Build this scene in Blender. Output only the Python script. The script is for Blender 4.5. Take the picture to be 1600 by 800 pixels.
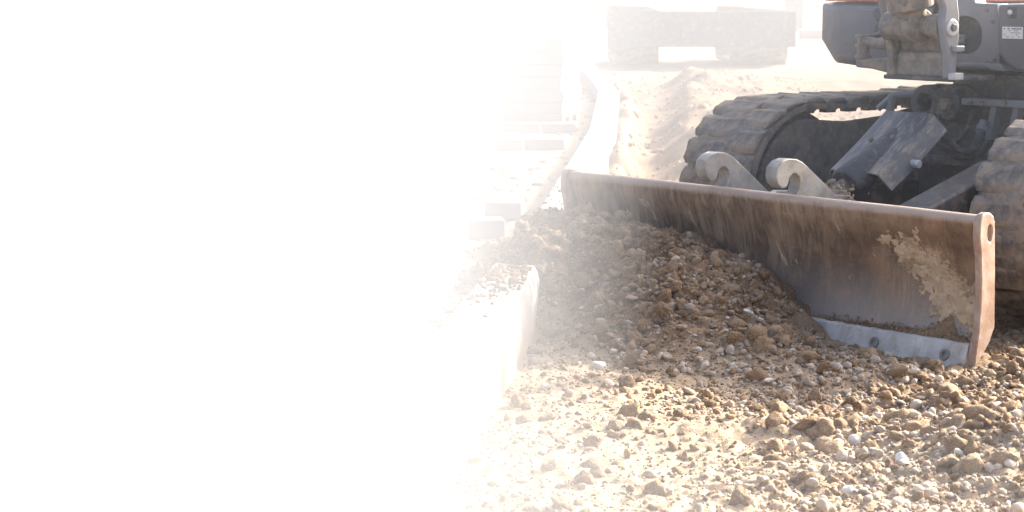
import bpy, bmesh, math, random
import numpy as np
from mathutils import Vector, Matrix, Euler

for _o in list(bpy.data.objects):
    bpy.data.objects.remove(_o)
scene = bpy.context.scene
COL = scene.collection
PI = math.pi

# ------------------------------------------------------------------ camera
FPX, HZ, CAMH = 3600.0, -63.0, 1.10           # focal length and horizon row in 1600x800 photo pixels
PITCH = math.atan((400 - HZ) / FPX)
cd = bpy.data.cameras.new('camera')
cam = bpy.data.objects.new('camera', cd)
COL.objects.link(cam)
cd.sensor_fit = 'HORIZONTAL'
cd.sensor_width = 36.0
cd.lens = 36.0 * FPX / 1600.0
cd.clip_start, cd.clip_end = 0.05, 3000.0
cd.dof.use_dof = True
cd.dof.focus_distance = 6.3
cd.dof.aperture_fstop = 11.0
cam.location = (0, 0, CAMH)
cam.rotation_euler = (PI / 2 - PITCH, 0, 0)
scene.camera = cam

# ------------------------------------------------------------------ light
SUN_DIR = Vector((0.79, 0.61, 0.0)).normalized()      # ground direction towards the sun
SUN_EL = math.radians(28.5)
world = bpy.data.worlds.new('World')
scene.world = world
world.use_nodes = True
wn = world.node_tree
bg = wn.nodes['Background']
sky = wn.nodes.new('ShaderNodeTexSky')
sky.sky_type = 'NISHITA'
sky.sun_disc = False
sky.sun_elevation = SUN_EL
sky.sun_rotation = math.atan2(SUN_DIR.x, SUN_DIR.y)
sky.dust_density = 6.0
sky.air_density = 0.6
sky.ozone_density = 0.4
bg.inputs['Strength'].default_value = 0.15
wn.links.new(sky.outputs['Color'], bg.inputs['Color'])
sl = bpy.data.lights.new('sun', 'SUN')
sl.energy = 3.3
sl.angle = math.radians(0.5)
sl.color = (1.0, 0.93, 0.82)
sun = bpy.data.objects.new('sun', sl)
COL.objects.link(sun)
sv = Vector((SUN_DIR.x * math.cos(SUN_EL), SUN_DIR.y * math.cos(SUN_EL), math.sin(SUN_EL)))
sun.rotation_euler = sv.to_track_quat('Z', 'Y').to_euler()
sun.location = sv * 30

scene.view_settings.view_transform = 'Standard'
scene.view_settings.look = 'None'
scene.view_settings.gamma = 1.0
scene.view_settings.use_curve_mapping = False
scene.view_settings.exposure = 2.3
scene.render.engine = 'CYCLES'
cy = scene.cycles
cy.max_bounces = 14
cy.diffuse_bounces = 4
cy.glossy_bounces = 3
cy.volume_bounces = 10
cy.use_denoising = True
cy.volume_max_steps = 512

# ------------------------------------------------------------------ frames and pixel helper (modelling aid)
_c, _s = math.cos(PITCH), math.sin(PITCH)
TH = -0.89
AX = np.array([math.cos(TH), math.sin(TH), 0.0])      # along the blade, towards its near end
AV = np.array([-AX[1], AX[0], 0.0])                   # backwards through the excavator
C0 = np.array([1.252, 6.106, 0.0]) - 0.85 * AX        # ground under the middle of the blade


def _ray(px, py):
    X, U = (px - 800) / FPX, (400 - py) / FPX
    return np.array([X, _c + U * _s, -_s + U * _c])


def G(px, py, z=0.0):
    r = _ray(px, py)
    t = (z - CAMH) / r[2]
    return np.array([0, 0, CAMH]) + t * r


def L(px, py, u=None, v=None):
    """the point on the excavator's plane u = const or v = const seen at a photo pixel, as (u, v, z)"""
    r = _ray(px, py)
    o = np.array([0, 0, CAMH])
    n, val = (AX, u) if u is not None else (AV, v)
    t = (val - np.dot(o - C0, n)) / np.dot(r, n)
    q = o + t * r - C0
    return float(q @ AX), float(q @ AV), float(q[2])


def uv_of(x, y):
    dx, dy = x - C0[0], y - C0[1]
    return dx * AX[0] + dy * AX[1], dx * AV[0] + dy * AV[1]


def xy_of(u, v):
    return C0[0] + u * AX[0] + v * AV[0], C0[1] + u * AX[1] + v * AV[1]


# ------------------------------------------------------------------ noise
def _hash(ix, iy, k):
    h = (ix.astype(np.int64) * 374761393 + iy.astype(np.int64) * 668265263 + k * 2147483647) & 0xFFFFFFFF
    h = ((h ^ (h >> 13)) * 1274126177) & 0xFFFFFFFF
    h = ((h ^ (h >> 15)) * 2246822519) & 0xFFFFFFFF
    return ((h ^ (h >> 16)) & 0xFFFFFF) / float(0xFFFFFF)


def vnoise(x, y, k=0):
    ix, iy = np.floor(x), np.floor(y)
    fx, fy = x - ix, y - iy
    fx, fy = fx * fx * (3 - 2 * fx), fy * fy * (3 - 2 * fy)
    a, b = _hash(ix, iy, k), _hash(ix + 1, iy, k)
    c, d = _hash(ix, iy + 1, k), _hash(ix + 1, iy + 1, k)
    return (a + (b - a) * fx) * (1 - fy) + (c + (d - c) * fx) * fy - 0.5


def fbm(x, y, octaves=4, k=0, gain=0.5):
    s, a = 0, 1.0
    for o in range(octaves):
        s = s + a * vnoise(x + 17.3 * o, y - 9.1 * o, k + o)
        x, y, a = x * 2.03, y * 2.03, a * gain
    return s


def lumps(x, y, k=0):
    """rounded bumps, one per cell: height 0..1"""
    ix, iy = np.floor(x), np.floor(y)
    best = np.zeros_like(x)
    for dx in (-1, 0, 1):
        for dy in (-1, 0, 1):
            cx, cy_ = ix + dx, iy + dy
            px, py = cx + _hash(cx, cy_, k), cy_ + _hash(cx, cy_, k + 7)
            r = 0.3 + 0.55 * _hash(cx, cy_, k + 13) ** 2
            d2 = ((x - px) ** 2 + (y - py) ** 2) / (r * r)
            best = np.maximum(best, np.sqrt(np.clip(1 - d2, 0, 1)) * r / 0.85)
    return best


def sstep(a, b, x):
    t = np.clip((x - a) / (b - a), 0, 1)
    return t * t * (3 - 2 * t)


# ------------------------------------------------------------------ ground heights
KERB_Y = np.array([1.0, 3.0, 5.16, 6.7, 7.94, 12.3, 16.0, 20.0, 26.0])
KERB_X = np.array([-.66, -.45, -.228, -.067, .066, .41, .60, .58, .25])      # left edge of the kerb top


def kerb_x(y):
    return np.interp(y, KERB_Y, KERB_X)


HC_U = np.array([-1.45, -1.25, -1.05, -.9, -.8, -.59, -.38, -.18, -.05, .09, .22, .25, .35, .5, .59, .75, 1.0])
HC_Z = np.array([.0, .03, .13, .225, .26, .262, .25, .235, .20, .165, .105, .065, .02, -.005, -.01, -.01, -.01])
HL_U = np.array([-1.4, -1.0, -.6, -.2, .1, .35, .5, .7, .85, 1.0])
HL_L = np.array([.16, .24, .50, .68, .84, .80, .68, .58, .34, .2])


def heap(x, y):
    u, v = uv_of(x, y)
    hc = np.interp(u, HC_U, HC_Z)
    ln = np.interp(u, HL_U, HL_L)
    ln = ln * (1 + 0.25 * fbm(u * 4, v * 0 + 3.1, 2, 51))
    t = np.clip(-v / ln, -1, 1.2)
    fall = 1 - sstep(0.05, 1.0, np.clip(t, 0, 1))
    low = np.interp(u, [-1.3, -.8, -.2, .3, .6, .8, .95], [.02, .08, .08, .075, .05, .03, 0])
    z = hc * fall + low * np.sin(np.clip(t, 0, 1) * PI) ** 1.0
    # behind the line of the blade: only the spill round its far end
    back = np.where(u < -.86, 1 - sstep(0.02, 0.32, v), 1 - sstep(0.0, 0.03, v - 0.02))
    z = z * np.where(v > 0, back, 1)
    z = np.maximum(z, .30 * np.exp(-(((x - .07) / .16) ** 2 + ((y - 6.93) / .28) ** 2)) - .03)
    lift = np.clip(z / 0.12, 0, 1)
    z = z + lift * (0.045 * fbm(x * 6, y * 6, 3, 61) + 0.022 * lumps(x * 14, y * 14, 71) + 0.014 * lumps(x * 34, y * 34, 73))
    return z, lift


def ground(x, y):
    d = x - kerb_x(y)
    base = 0.010 * fbm(x * 2.2, y * 2.2, 3, 1) + 0.010 * fbm(x * 9, y * 9, 3, 2)
    near = 1 - sstep(9, 16, y)
    rough = sstep(.25, .75, x - 0.25 * (y - 5.2) + .12 * fbm(x * 3, y * 3, 2, 8))
    base = base + near * (0.004 * fbm(x * 34, y * 34, 3, 3) + (0.006 + .013 * rough) * lumps(x * 26, y * 26, 5) + 0.004 * lumps(x * 60, y * 60, 9))
    base = base + (1 - near) * 0.06 * fbm(x * 2.2, y * 2.2, 4, 15)
    # banks, ruts and the long spoil ridge behind
    base = base + 0.105 * np.exp(-(((x - 1.15) / .26) ** 2 + ((y - 4.98) / .30) ** 2))
    base = base + 0.055 * np.exp(-(((x - 1.02) / .09) ** 2 + ((y - 5.42) / .13) ** 2))
    base = base - 0.055 * np.exp(-(((x - .72) / .26) ** 2 + ((y - 5.62) / .20) ** 2))
    base = base + 0.035 * np.exp(-(((x - .55 - .5 * (5.3 - y)) / .34) ** 2 + ((y - 5.28) / .10) ** 2))
    base = base + 0.05 * np.exp(-(((x - 1.5) / .25) ** 2 + ((y - 6.0) / .25) ** 2))
    xr = .0764 * y + .06 + .05 * fbm(y * 1.1, y * 0 + 2.2, 3, 21)
    w = sstep(9.5, 12.5, y) * (1 - sstep(19, 22, y))
    side = np.where(x < xr, np.exp(-((x - xr) / .17) ** 2), np.exp(-((x - xr) / .6) ** 2))
    base = base + w * (0.17 + .16 * fbm(x * 2.5, y * 2.5, 4, 22)) * side
    wk = sstep(8.5, 11, y) * (1 - sstep(17, 20, y))
    base = base + wk * .13 * np.exp(-((d - .18) / .09) ** 2) * (1 + fbm(x * 6, y * 6, 3, 23))
    right = base
    left = 0.125 + 0.014 * fbm(x * 5, y * 5, 4, 31) + near * 0.006 * lumps(x * 22, y * 22, 33)
    k = sstep(0.03, 0.12, d)
    z = left * (1 - k) + right * k
    hz, lift = heap(x, y)
    z = np.where(hz > 0, np.maximum(z + 0.35 * hz, hz + 0.4 * np.minimum(z, .05)), z)
    # clear of the machine
    u, v = uv_of(x, y)
    return z


def moist(x, y):
    """1 where freshly dug dark soil lies, 0 on dry sand"""
    u, v = uv_of(x, y)
    hz, lift = heap(x, y)
    m = np.clip(lift * 1.2, 0, 1)
    right = sstep(.45, 1.0, u * .6 + v * .25 + .35 + .3 * fbm(x * 3, y * 3, 3, 41)) * sstep(-1.2, -.5, v) * 0.6
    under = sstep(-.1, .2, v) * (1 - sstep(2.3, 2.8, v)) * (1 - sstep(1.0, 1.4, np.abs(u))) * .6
    trench = sstep(7.3, 8.5, y) * (1 - sstep(20, 24, y)) * sstep(.16, .30, x - kerb_x(y)) * (1 - sstep(2.6, 3.4, x - .05 * y)) * .85
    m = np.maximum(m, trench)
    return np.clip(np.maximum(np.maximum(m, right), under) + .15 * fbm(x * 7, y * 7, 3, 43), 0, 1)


# ------------------------------------------------------------------ materials
def new_mat(name):
    m = bpy.data.materials.new(name)
    m.use_nodes = True
    nt = m.node_tree
    return m, nt, nt.nodes['Principled BSDF']


def node(nt, t, **kw):
    n = nt.nodes.new(t)
    for k, v in kw.items():
        setattr(n, k, v)
    return n


def ramp(nt, fac, stops):
    r = node(nt, 'ShaderNodeValToRGB')
    e = r.color_ramp.elements
    while len(e) < len(stops):
        e.new(0.5)
    for el, (p, c) in zip(e, stops):
        el.position = p
        el.color = (*c, 1) if len(c) == 3 else c
    nt.links.new(fac, r.inputs['Fac'])
    return r.outputs['Color']


def noise_tex(nt, vec, scale, detail=6, rough=0.6, dist=0.0):
    n = node(nt, 'ShaderNodeTexNoise')
    n.inputs['Scale'].default_value = scale
    n.inputs['Detail'].default_value = detail
    n.inputs['Roughness'].default_value = rough
    n.inputs['Distortion'].default_value = dist
    nt.links.new(vec, n.inputs['Vector'])
    return n.outputs['Fac']


def mix(nt, fac, a, b, mode='MIX'):
    n = node(nt, 'ShaderNodeMix', data_type='RGBA', blend_type=mode)
    for key, val in ((0, fac), (6, a), (7, b)):
        if hasattr(val, 'links'):
            nt.links.new(val, n.inputs[key])
        elif key == 0:
            n.inputs[0].default_value = val
        else:
            n.inputs[key].default_value = (*val, 1)
    return n.outputs[2]


def math_n(nt, op, a, b=None, c=None, clamp=False):
    n = node(nt, 'ShaderNodeMath', operation=op, use_clamp=clamp)
    for i, val in enumerate((a, b, c)):
        if val is None:
            continue
        if hasattr(val, 'links'):
            nt.links.new(val, n.inputs[i])
        else:
            n.inputs[i].default_value = val
    return n.outputs[0]


def mapping(nt, vec, scale=(1, 1, 1), rot=(0, 0, 0), loc=(0, 0, 0)):
    n = node(nt, 'ShaderNodeMapping')
    n.inputs['Scale'].default_value = scale
    n.inputs['Rotation'].default_value = rot
    n.inputs['Location'].default_value = loc
    nt.links.new(vec, n.inputs['Vector'])
    return n.outputs[0]


def bump(nt, bsdf, height, strength=0.3, dist=0.01):
    b = node(nt, 'ShaderNodeBump')
    b.inputs['Strength'].default_value = strength
    b.inputs['Distance'].default_value = dist
    nt.links.new(height, b.inputs['Height'])
    nt.links.new(b.outputs['Normal'], bsdf.inputs['Normal'])


def obj_vec(nt):
    return node(nt, 'ShaderNodeTexCoord').outputs['Object']


def pos_vec(nt):
    return node(nt, 'ShaderNodeNewGeometry').outputs['Position']


def grimy(name, base, dark, dust, dust_amt=0.5, rough=0.7, metal=0.0, scale=8.0, bump_s=0.25, fine=90.0, stretch=(1, 1, 1), streak=0.0):
    """painted or bare metal, rubber, plastic: two tones, a patchy coat of dried dust, fine grain"""
    m, nt, b = new_mat(name)
    v = mapping(nt, obj_vec(nt), stretch)
    n1 = noise_tex(nt, v, scale, 8, 0.65)
    n2 = noise_tex(nt, v, fine, 4, 0.6)
    n3 = noise_tex(nt, v, scale * 2.3, 10, 0.72, 0.4)
    col = mix(nt, ramp(nt, n1, [(.35, (0, 0, 0)), (.65, (1, 1, 1))]), dark, base)
    thr = 0.66 - 0.3 * dust_amt
    dmask = ramp(nt, n3, [(max(thr - .05, 0), (0, 0, 0)), (min(thr + .10, 1), (1, 1, 1))])
    dm = math_n(nt, 'MULTIPLY', dmask, 0.35 + 0.6 * dust_amt)
    col = mix(nt, dm, col, dust)
    spk = ramp(nt, n2, [(.60, (0, 0, 0)), (.72, (1, 1, 1))])
    col = mix(nt, math_n(nt, 'MULTIPLY', spk, 0.35 * dust_amt + .05), col, dust)
    if streak > 0:
        sv_ = mapping(nt, obj_vec(nt), (60, 6, 4), (0, .35, 0))
        ns = noise_tex(nt, sv_, 2.0, 4, .6)
        col = mix(nt, math_n(nt, 'MULTIPLY', ramp(nt, ns, [(.6, (0, 0, 0)), (.68, (1, 1, 1))]), streak), col, dust)
    nt.links.new(col, b.inputs['Base Color'])
    b.inputs['Metallic'].default_value = metal
    r = math_n(nt, 'ADD', math_n(nt, 'MULTIPLY', dm, 0.3), rough, clamp=True)
    nt.links.new(r, b.inputs['Roughness'])
    h = math_n(nt, 'ADD', math_n(nt, 'MULTIPLY', n2, .5), n3)
    bump(nt, b, h, bump_s, 0.004)
    return m


DRY = (.40, .31, .205)
DRY2 = (.30, .22, .14)
WET = (.23, .143, .076)
WET2 = (.110, .064, .033)
MUD = (.36, .27, .175)


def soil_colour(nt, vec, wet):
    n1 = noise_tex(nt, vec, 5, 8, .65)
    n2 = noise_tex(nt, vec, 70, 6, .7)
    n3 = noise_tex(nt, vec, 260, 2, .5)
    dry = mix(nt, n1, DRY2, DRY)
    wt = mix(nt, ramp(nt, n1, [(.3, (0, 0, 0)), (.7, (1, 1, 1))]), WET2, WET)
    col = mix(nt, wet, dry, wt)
    col = mix(nt, math_n(nt, 'MULTIPLY', ramp(nt, n2, [(.35, (1, 1, 1)), (.5, (0, 0, 0))]), .35), col, (.14, .10, .07))
    col = mix(nt, math_n(nt, 'MULTIPLY', ramp(nt, n3, [(.58, (0, 0, 0)), (.66, (1, 1, 1))]), .35), col, (.55, .47, .37))
    return col, math_n(nt, 'ADD', n2, math_n(nt, 'MULTIPLY', n3, .6))


def make_soil():
    m, nt, b = new_mat('soil')
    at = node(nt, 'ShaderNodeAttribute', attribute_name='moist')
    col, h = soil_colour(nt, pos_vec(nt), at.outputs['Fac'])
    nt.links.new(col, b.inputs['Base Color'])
    b.inputs['Roughness'].default_value = .95
    b.inputs['Specular IOR Level'].default_value = .15
    bump(nt, b, h, .55, .006)
    return m


def make_clod(name, tint):
    m, nt, b = new_mat(name)
    g = node(nt, 'ShaderNodeNewGeometry')
    w = math_n(nt, 'ADD', math_n(nt, 'MULTIPLY', g.outputs['Random Per Island'], .5), tint, clamp=True)
    col, h = soil_colour(nt, g.outputs['Position'], w)
    nt.links.new(col, b.inputs['Base Color'])
    b.inputs['Roughness'].default_value = .95
    b.inputs['Specular IOR Level'].default_value = .15
    bump(nt, b, h, .8, .006)
    return m


STONE_STOPS = [(0, (.13, .095, .065)), (.2, (.27, .205, .145)), (.4, (.20, .145, .10)), (.55, (.34, .275, .21)),
               (.68, (.29, .265, .235)), (.8, (.33, .22, .13)), (.93, (.43, .385, .325)), (1, (.64, .60, .53))]


def make_stone(name, source, dusty=.55, lift=0.0):
    m, nt, b = new_mat(name)
    g = node(nt, 'ShaderNodeNewGeometry')
    if source == 'island':
        f = g.outputs['Random Per Island']
        vec = g.outputs['Position']
    else:
        f = node(nt, 'ShaderNodeObjectInfo').outputs['Random']
        vec = obj_vec(nt)
    col = ramp(nt, f, STONE_STOPS)
    s = 1 if source == 'island' else .02
    n = noise_tex(nt, vec, 110 * s, 6, .7)
    n2 = noise_tex(nt, vec, 38 * s, 6, .7)
    col = mix(nt, math_n(nt, 'MULTIPLY', ramp(nt, n, [(.35, (1, 1, 1)), (.6, (0, 0, 0))]), .35), col, (.13, .105, .08))
    col = mix(nt, math_n(nt, 'MULTIPLY', ramp(nt, n2, [(.48, (0, 0, 0)), (.62, (1, 1, 1))]), dusty), col, (.35, .275, .195) if lift == 0 else (.50, .42, .32))
    if lift:
        col = mix(nt, lift, col, (.58, .49, .38))
    nt.links.new(col, b.inputs['Base Color'])
    b.inputs['Roughness'].default_value = .82
    b.inputs['Specular IOR Level'].default_value = .3
    bump(nt, b, n, .35, .003 if source == 'island' else .1)
    return m


def plain_stone(name, c):
    m, nt, b = new_mat(name)
    vec = obj_vec(nt)
    n = noise_tex(nt, vec, 3.0, 7, .7)
    n2 = noise_tex(nt, vec, .9, 4, .6)
    col = mix(nt, ramp(nt, n, [(.35, (0, 0, 0)), (.65, (1, 1, 1))]), tuple(x * .6 for x in c), c)
    col = mix(nt, math_n(nt, 'MULTIPLY', ramp(nt, n2, [(.5, (0, 0, 0)), (.65, (1, 1, 1))]), .5), col, (.36, .28, .2))
    nt.links.new(col, b.inputs['Base Color'])
    b.inputs['Roughness'].default_value = .85
    bump(nt, b, n, .4, .08)
    return m


def make_concrete(name, c, c2, splash=0):
    m, nt, b = new_mat(name)
    v = pos_vec(nt)
    n1 = noise_tex(nt, v, 5, 8, .7)
    n2 = noise_tex(nt, v, 160, 4, .7)
    col = mix(nt, n1, c2, c)
    col = mix(nt, math_n(nt, 'MULTIPLY', ramp(nt, n2, [(.58, (0, 0, 0)), (.7, (1, 1, 1))]), .5), col, tuple(x * .6 for x in c2))
    if splash:
        sp_ = node(nt, 'ShaderNodeSeparateXYZ')
        nt.links.new(v, sp_.inputs[0])
        zz = math_n(nt, 'SUBTRACT', sp_.outputs['Z'], math_n(nt, 'MULTIPLY', noise_tex(nt, v, 14, 6, .7), .16))
        sm = ramp(nt, math_n(nt, 'ADD', zz, .5), [(.46, (1, 1, 1)), (.46 + splash, (0, 0, 0))])
        col = mix(nt, math_n(nt, 'MULTIPLY', sm, .8), col, (.27, .20, .13))
    nt.links.new(col, b.inputs['Base Color'])
    b.inputs['Roughness'].default_value = .9
    bump(nt, b, n2, .3, .003)
    return m


def make_blade_steel():
    """worn brown steel: rust film, scraped grey metal low down, mud dried on in patches and driven streaks"""
    m, nt, b = new_mat('blade_steel')
    o = obj_vec(nt)
    sep = node(nt, 'ShaderNodeSeparateXYZ')
    nt.links.new(o, sep.inputs[0])
    u, z = sep.outputs['X'], sep.outputs['Z']
    n1 = noise_tex(nt, o, 7, 9, .7)
    n2 = noise_tex(nt, o, 120, 5, .7)
    rust = mix(nt, ramp(nt, n1, [(.36, (0, 0, 0)), (.62, (1, 1, 1))]), (.10, .068, .048), (.26, .172, .112))
    steel = mix(nt, n1, (.20, .172, .145), (.335, .295, .25))
    # scraped towards the cutting edge
    zz = math_n(nt, 'ADD', z, math_n(nt, 'MULTIPLY', math_n(nt, 'SUBTRACT', n1, .5), .22))
    low = ramp(nt, zz, [(.10, (1, 1, 1)), (.24, (0, 0, 0))])
    col = mix(nt, math_n(nt, 'MULTIPLY', low, .75), rust, steel)
    # scratches: thin, long, leaning
    for sc, rot, amt, thr in (((14, 14, 170), (0, .9, 0), .35, .66), ((160, 14, 10), (0, .45, 0), .35, .66), ((90, 10, 7), (0, .2, 0), .3, .64)):
        s = noise_tex(nt, mapping(nt, o, sc, rot), 1.0, 3, .55)
        col = mix(nt, math_n(nt, 'MULTIPLY', ramp(nt, s, [(thr, (0, 0, 0)), (thr + .05, (1, 1, 1))]), amt), col, (.36, .31, .25))
    # mud streaks running down and across the middle
    st = noise_tex(nt, mapping(nt, o, (26, 8, 6), (0, .55, 0)), 1.0, 8, .75, .6)
    n4 = noise_tex(nt, o, 3.2, 4, .6)
    stm = math_n(nt, 'MULTIPLY', ramp(nt, st, [(.47, (0, 0, 0)), (.60, (1, 1, 1))]),
                 ramp(nt, math_n(nt, 'ADD', n4, math_n(nt, 'SUBTRACT', math_n(nt, 'MULTIPLY', z, .7), math_n(nt, 'MULTIPLY', u, .22))), [(.50, (0, 0, 0)), (.74, (1, 1, 1))]))
    col = mix(nt, math_n(nt, 'MULTIPLY', stm, .8), col, (.37, .275, .18))
    # the big dried patch near the near end
    du = math_n(nt, 'DIVIDE', math_n(nt, 'SUBTRACT', u, .70), .17)
    lean = math_n(nt, 'SUBTRACT', z, math_n(nt, 'MULTIPLY', math_n(nt, 'SUBTRACT', u, .62), -.55))
    dz = math_n(nt, 'DIVIDE', math_n(nt, 'SUBTRACT', lean, .265), .075)
    rr = math_n(nt, 'ADD', math_n(nt, 'POWER', math_n(nt, 'ABSOLUTE', du), 2.0), math_n(nt, 'POWER', math_n(nt, 'ABSOLUTE', dz), 2.0))
    np_ = noise_tex(nt, o, 17, 9, .72, .5)
    pm = math_n(nt, 'SUBTRACT', math_n(nt, 'ADD', math_n(nt, 'MULTIPLY', np_, 3.6), math_n(nt, 'MULTIPLY', n2, 1.6)), math_n(nt, 'ADD', math_n(nt, 'MULTIPLY', rr, .8), 2.05))
    pmask = ramp(nt, pm, [(0.0, (0, 0, 0)), (.07, (1, 1, 1))])
    mudc = mix(nt, ramp(nt, n1, [(.38, (0, 0, 0)), (.6, (1, 1, 1))]), (.25, .175, .105), (.43, .325, .215))
    mudc = mix(nt, math_n(nt, 'MULTIPLY', ramp(nt, n2, [(.38, (1, 1, 1)), (.48, (0, 0, 0))]), .7), mudc, (.13, .09, .06))
    col = mix(nt, pmask, col, mudc)
    # dust on the rolled lip, widened and paled to paint in sunlight
    lip = ramp(nt, math_n(nt, 'ADD', z, math_n(nt, 'MULTIPLY', n1, .02)), [(.404, (0, 0, 0)), (.422, (1, 1, 1))])
    col = mix(nt, math_n(nt, 'MULTIPLY', lip, .8), col, (.43, .33, .245))
    spk = ramp(nt, n2, [(.64, (0, 0, 0)), (.71, (1, 1, 1))])
    col = mix(nt, math_n(nt, 'MULTIPLY', spk, .55), col, (.42, .34, .25))
    nt.links.new(col, b.inputs['Base Color'])
    met = math_n(nt, 'MULTIPLY', math_n(nt, 'SUBTRACT', 1.0, pmask), .25)
    nt.links.new(met, b.inputs['Metallic'])
    rg = mix(nt, pmask, (.5, .5, .5), (.95, .95, .95))
    nt.links.new(rg, b.inputs['Roughness'])
    h = math_n(nt, 'ADD', math_n(nt, 'ADD', math_n(nt, 'MULTIPLY', n2, .35), math_n(nt, 'MULTIPLY', pmask, 1.2)), math_n(nt, 'MULTIPLY', stm, .8))
    bump(nt, b, h, .45, .004)
    return m


M = {}
M['soil'] = make_soil()
M['clod'] = make_clod('clod_soil', .45)
M['dry_clod'] = make_clod('dry_clod_soil', .0)
M['mid_clod'] = make_clod('drying_clod_soil', .32)
M['stone'] = make_stone('pebble_stone', 'island')
M['pale_stone'] = make_stone('dusty_pebble_stone', 'island', .5, .30)
M['pale_single'] = make_stone('dusty_pebble_stone_single', 'object', .4, .28)
M['stone_single'] = make_stone('pebble_stone_single', 'object')
M['white_stone'] = plain_stone('white_stone', (.70, .68, .64))
M['grey_stone'] = plain_stone('grey_stone', (.36, .345, .325))
M['tan_stone'] = plain_stone('tan_stone', (.42, .34, .26))
M['kerb'] = make_concrete('kerb_concrete', (.36, .35, .33), (.28, .27, .25), .075)
M['paver'] = make_concrete('paver_concrete', (.34, .335, .325), (.27, .265, .255))
M['blade'] = make_blade_steel()
M['edge'] = grimy('worn_edge_steel', (.57, .535, .49), (.42, .39, .35), (.36, .28, .19), .45, .50, .35, 9, .25, 130, (1, 1, 1), .4)
M['plate'] = grimy('scraped_plate', (.37, .285, .225), (.27, .16, .10), (.43, .36, .30), .45, .5, .25, 11, .3, 120, (1, 1, 1), .3)
M['plate_dark'] = grimy('bolt_steel', (.27, .245, .22), (.18, .16, .14), (.36, .29, .21), .5, .6, .2, 30, .3, 160)
M['hook'] = grimy('hook_steel', (.36, .355, .33), (.22, .205, .18), (.46, .39, .30), .5, .6, .2, 14, .35, 120)
M['rubber'] = grimy('track_rubber', (.13, .122, .112), (.08, .074, .066), (.30, .235, .165), .70, .72, 0, 6, .7, 60)
M['under'] = grimy('dusty_undercarriage', (.13, .12, .105), (.08, .073, .064), (.24, .195, .145), .6, .85, 0, 8, .5, 90)
M['dark_paint'] = grimy('dark_chassis_paint', (.060, .062, .066), (.035, .035, .037), (.25, .195, .135), .38, .6, 0, 9, .3, 110)
M['cover'] = grimy('cover_paint', (.085, .086, .088), (.042, .043, .045), (.38, .31, .22), .48, .36, .0, 7, .22, 130, (1, .35, .35), .6)
M['house'] = grimy('grey_plastic', (.105, .108, .113), (.085, .087, .092), (.27, .23, .18), .12, .55, 0, 5, .15, 220)
M['frame_paint'] = grimy('grey_frame_paint', (.20, .205, .215), (.15, .153, .16), (.30, .25, .19), .22, .5, 0, 6, .2, 150)
M['cast'] = grimy('muddy_casting', (.17, .15, .125), (.10, .088, .072), (.33, .26, .18), .55, .65, .1, 10, .35, 120)
M['light_steel'] = grimy('bright_worn_steel', (.50, .50, .50), (.38, .38, .38), (.42, .36, .28), .25, .45, .3, 12, .2, 140)
M['mud'] = grimy('caked_mud', (.33, .25, .165), (.24, .175, .11), (.42, .33, .23), .5, .95, 0, 12, .8, 90)
M['dry_mud'] = grimy('dry_tan_mud', (.44, .335, .215), (.30, .215, .13), (.53, .42, .29), .45, .95, 0, 9, .9, 80)
M['hose'] = grimy('black_hose', (.055, .055, .056), (.035, .035, .036), (.24, .2, .15), .3, .6, 0, 12, .2, 120)
M['red_paint'] = grimy('orange_red_paint', (.52, .10, .045), (.42, .08, .04), (.4, .3, .22), .2, .45, 0, 6, .1, 120)
M['label'] = grimy('white_label', (.72, .72, .70), (.64, .64, .62), (.5, .46, .4), .1, .5, 0, 8, .05, 150)
M['ink'] = grimy('label_ink', (.10, .10, .11), (.08, .08, .08), (.3, .3, .3), .05, .6, 0, 8, .05, 150)
M['chrome'] = grimy('bright_fastener', (.62, .62, .62), (.5, .5, .5), (.5, .45, .38), .1, .3, .7, 8, .1, 150)
M['wall'] = make_concrete('pale_render', (.62, .61, .59), (.55, .54, .52))
M['dark_glass'] = grimy('dark_window', (.05, .055, .06), (.04, .045, .05), (.2, .2, .2), .05, .1, 0, 3, .02, 50)
M['white_post'] = grimy('white_post_paint', (.75, .75, .74), (.7, .7, .69), (.6, .56, .5), .1, .5, 0, 5, .05, 90)
M['leaf'] = grimy('hedge_leaf', (.07, .12, .035), (.045, .085, .025), (.12, .16, .06), .3, .6, 0, 3, .1, 40)
M['bark'] = grimy('hedge_stem', (.12, .09, .06), (.08, .06, .04), (.2, .16, .12), .3, .9, 0, 8, .3, 60)
M['timber'] = grimy('pallet_timber', (.40, .30, .19), (.30, .22, .14), (.45, .38, .3), .3, .85, 0, 6, .2, 90)
M['glass'] = grimy('cab_glass', (.1, .11, .11), (.1, .11, .11), (.1, .11, .11), .0, .05, 0, 3, 0, 50)


# ------------------------------------------------------------------ building helpers
def tag(o, label=None, cat=None, group=None, kind=None):
    if label:
        o['label'] = label
    if cat:
        o['category'] = cat
    if group:
        o['group'] = group
    if kind:
        o['kind'] = kind
    return o


def empty(name, loc=(0, 0, 0), rz=0.0):
    o = bpy.data.objects.new(name, None)
    o.empty_display_size = .2
    o.location = loc
    o.rotation_euler = (0, 0, rz)
    COL.objects.link(o)
    return o


def link(name, me, mat, parent=None):
    if mat is not None and not me.materials:
        me.materials.append(mat)
    o = bpy.data.objects.new(name, me)
    COL.objects.link(o)
    if parent is not None:
        o.parent = parent
    return o


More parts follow.
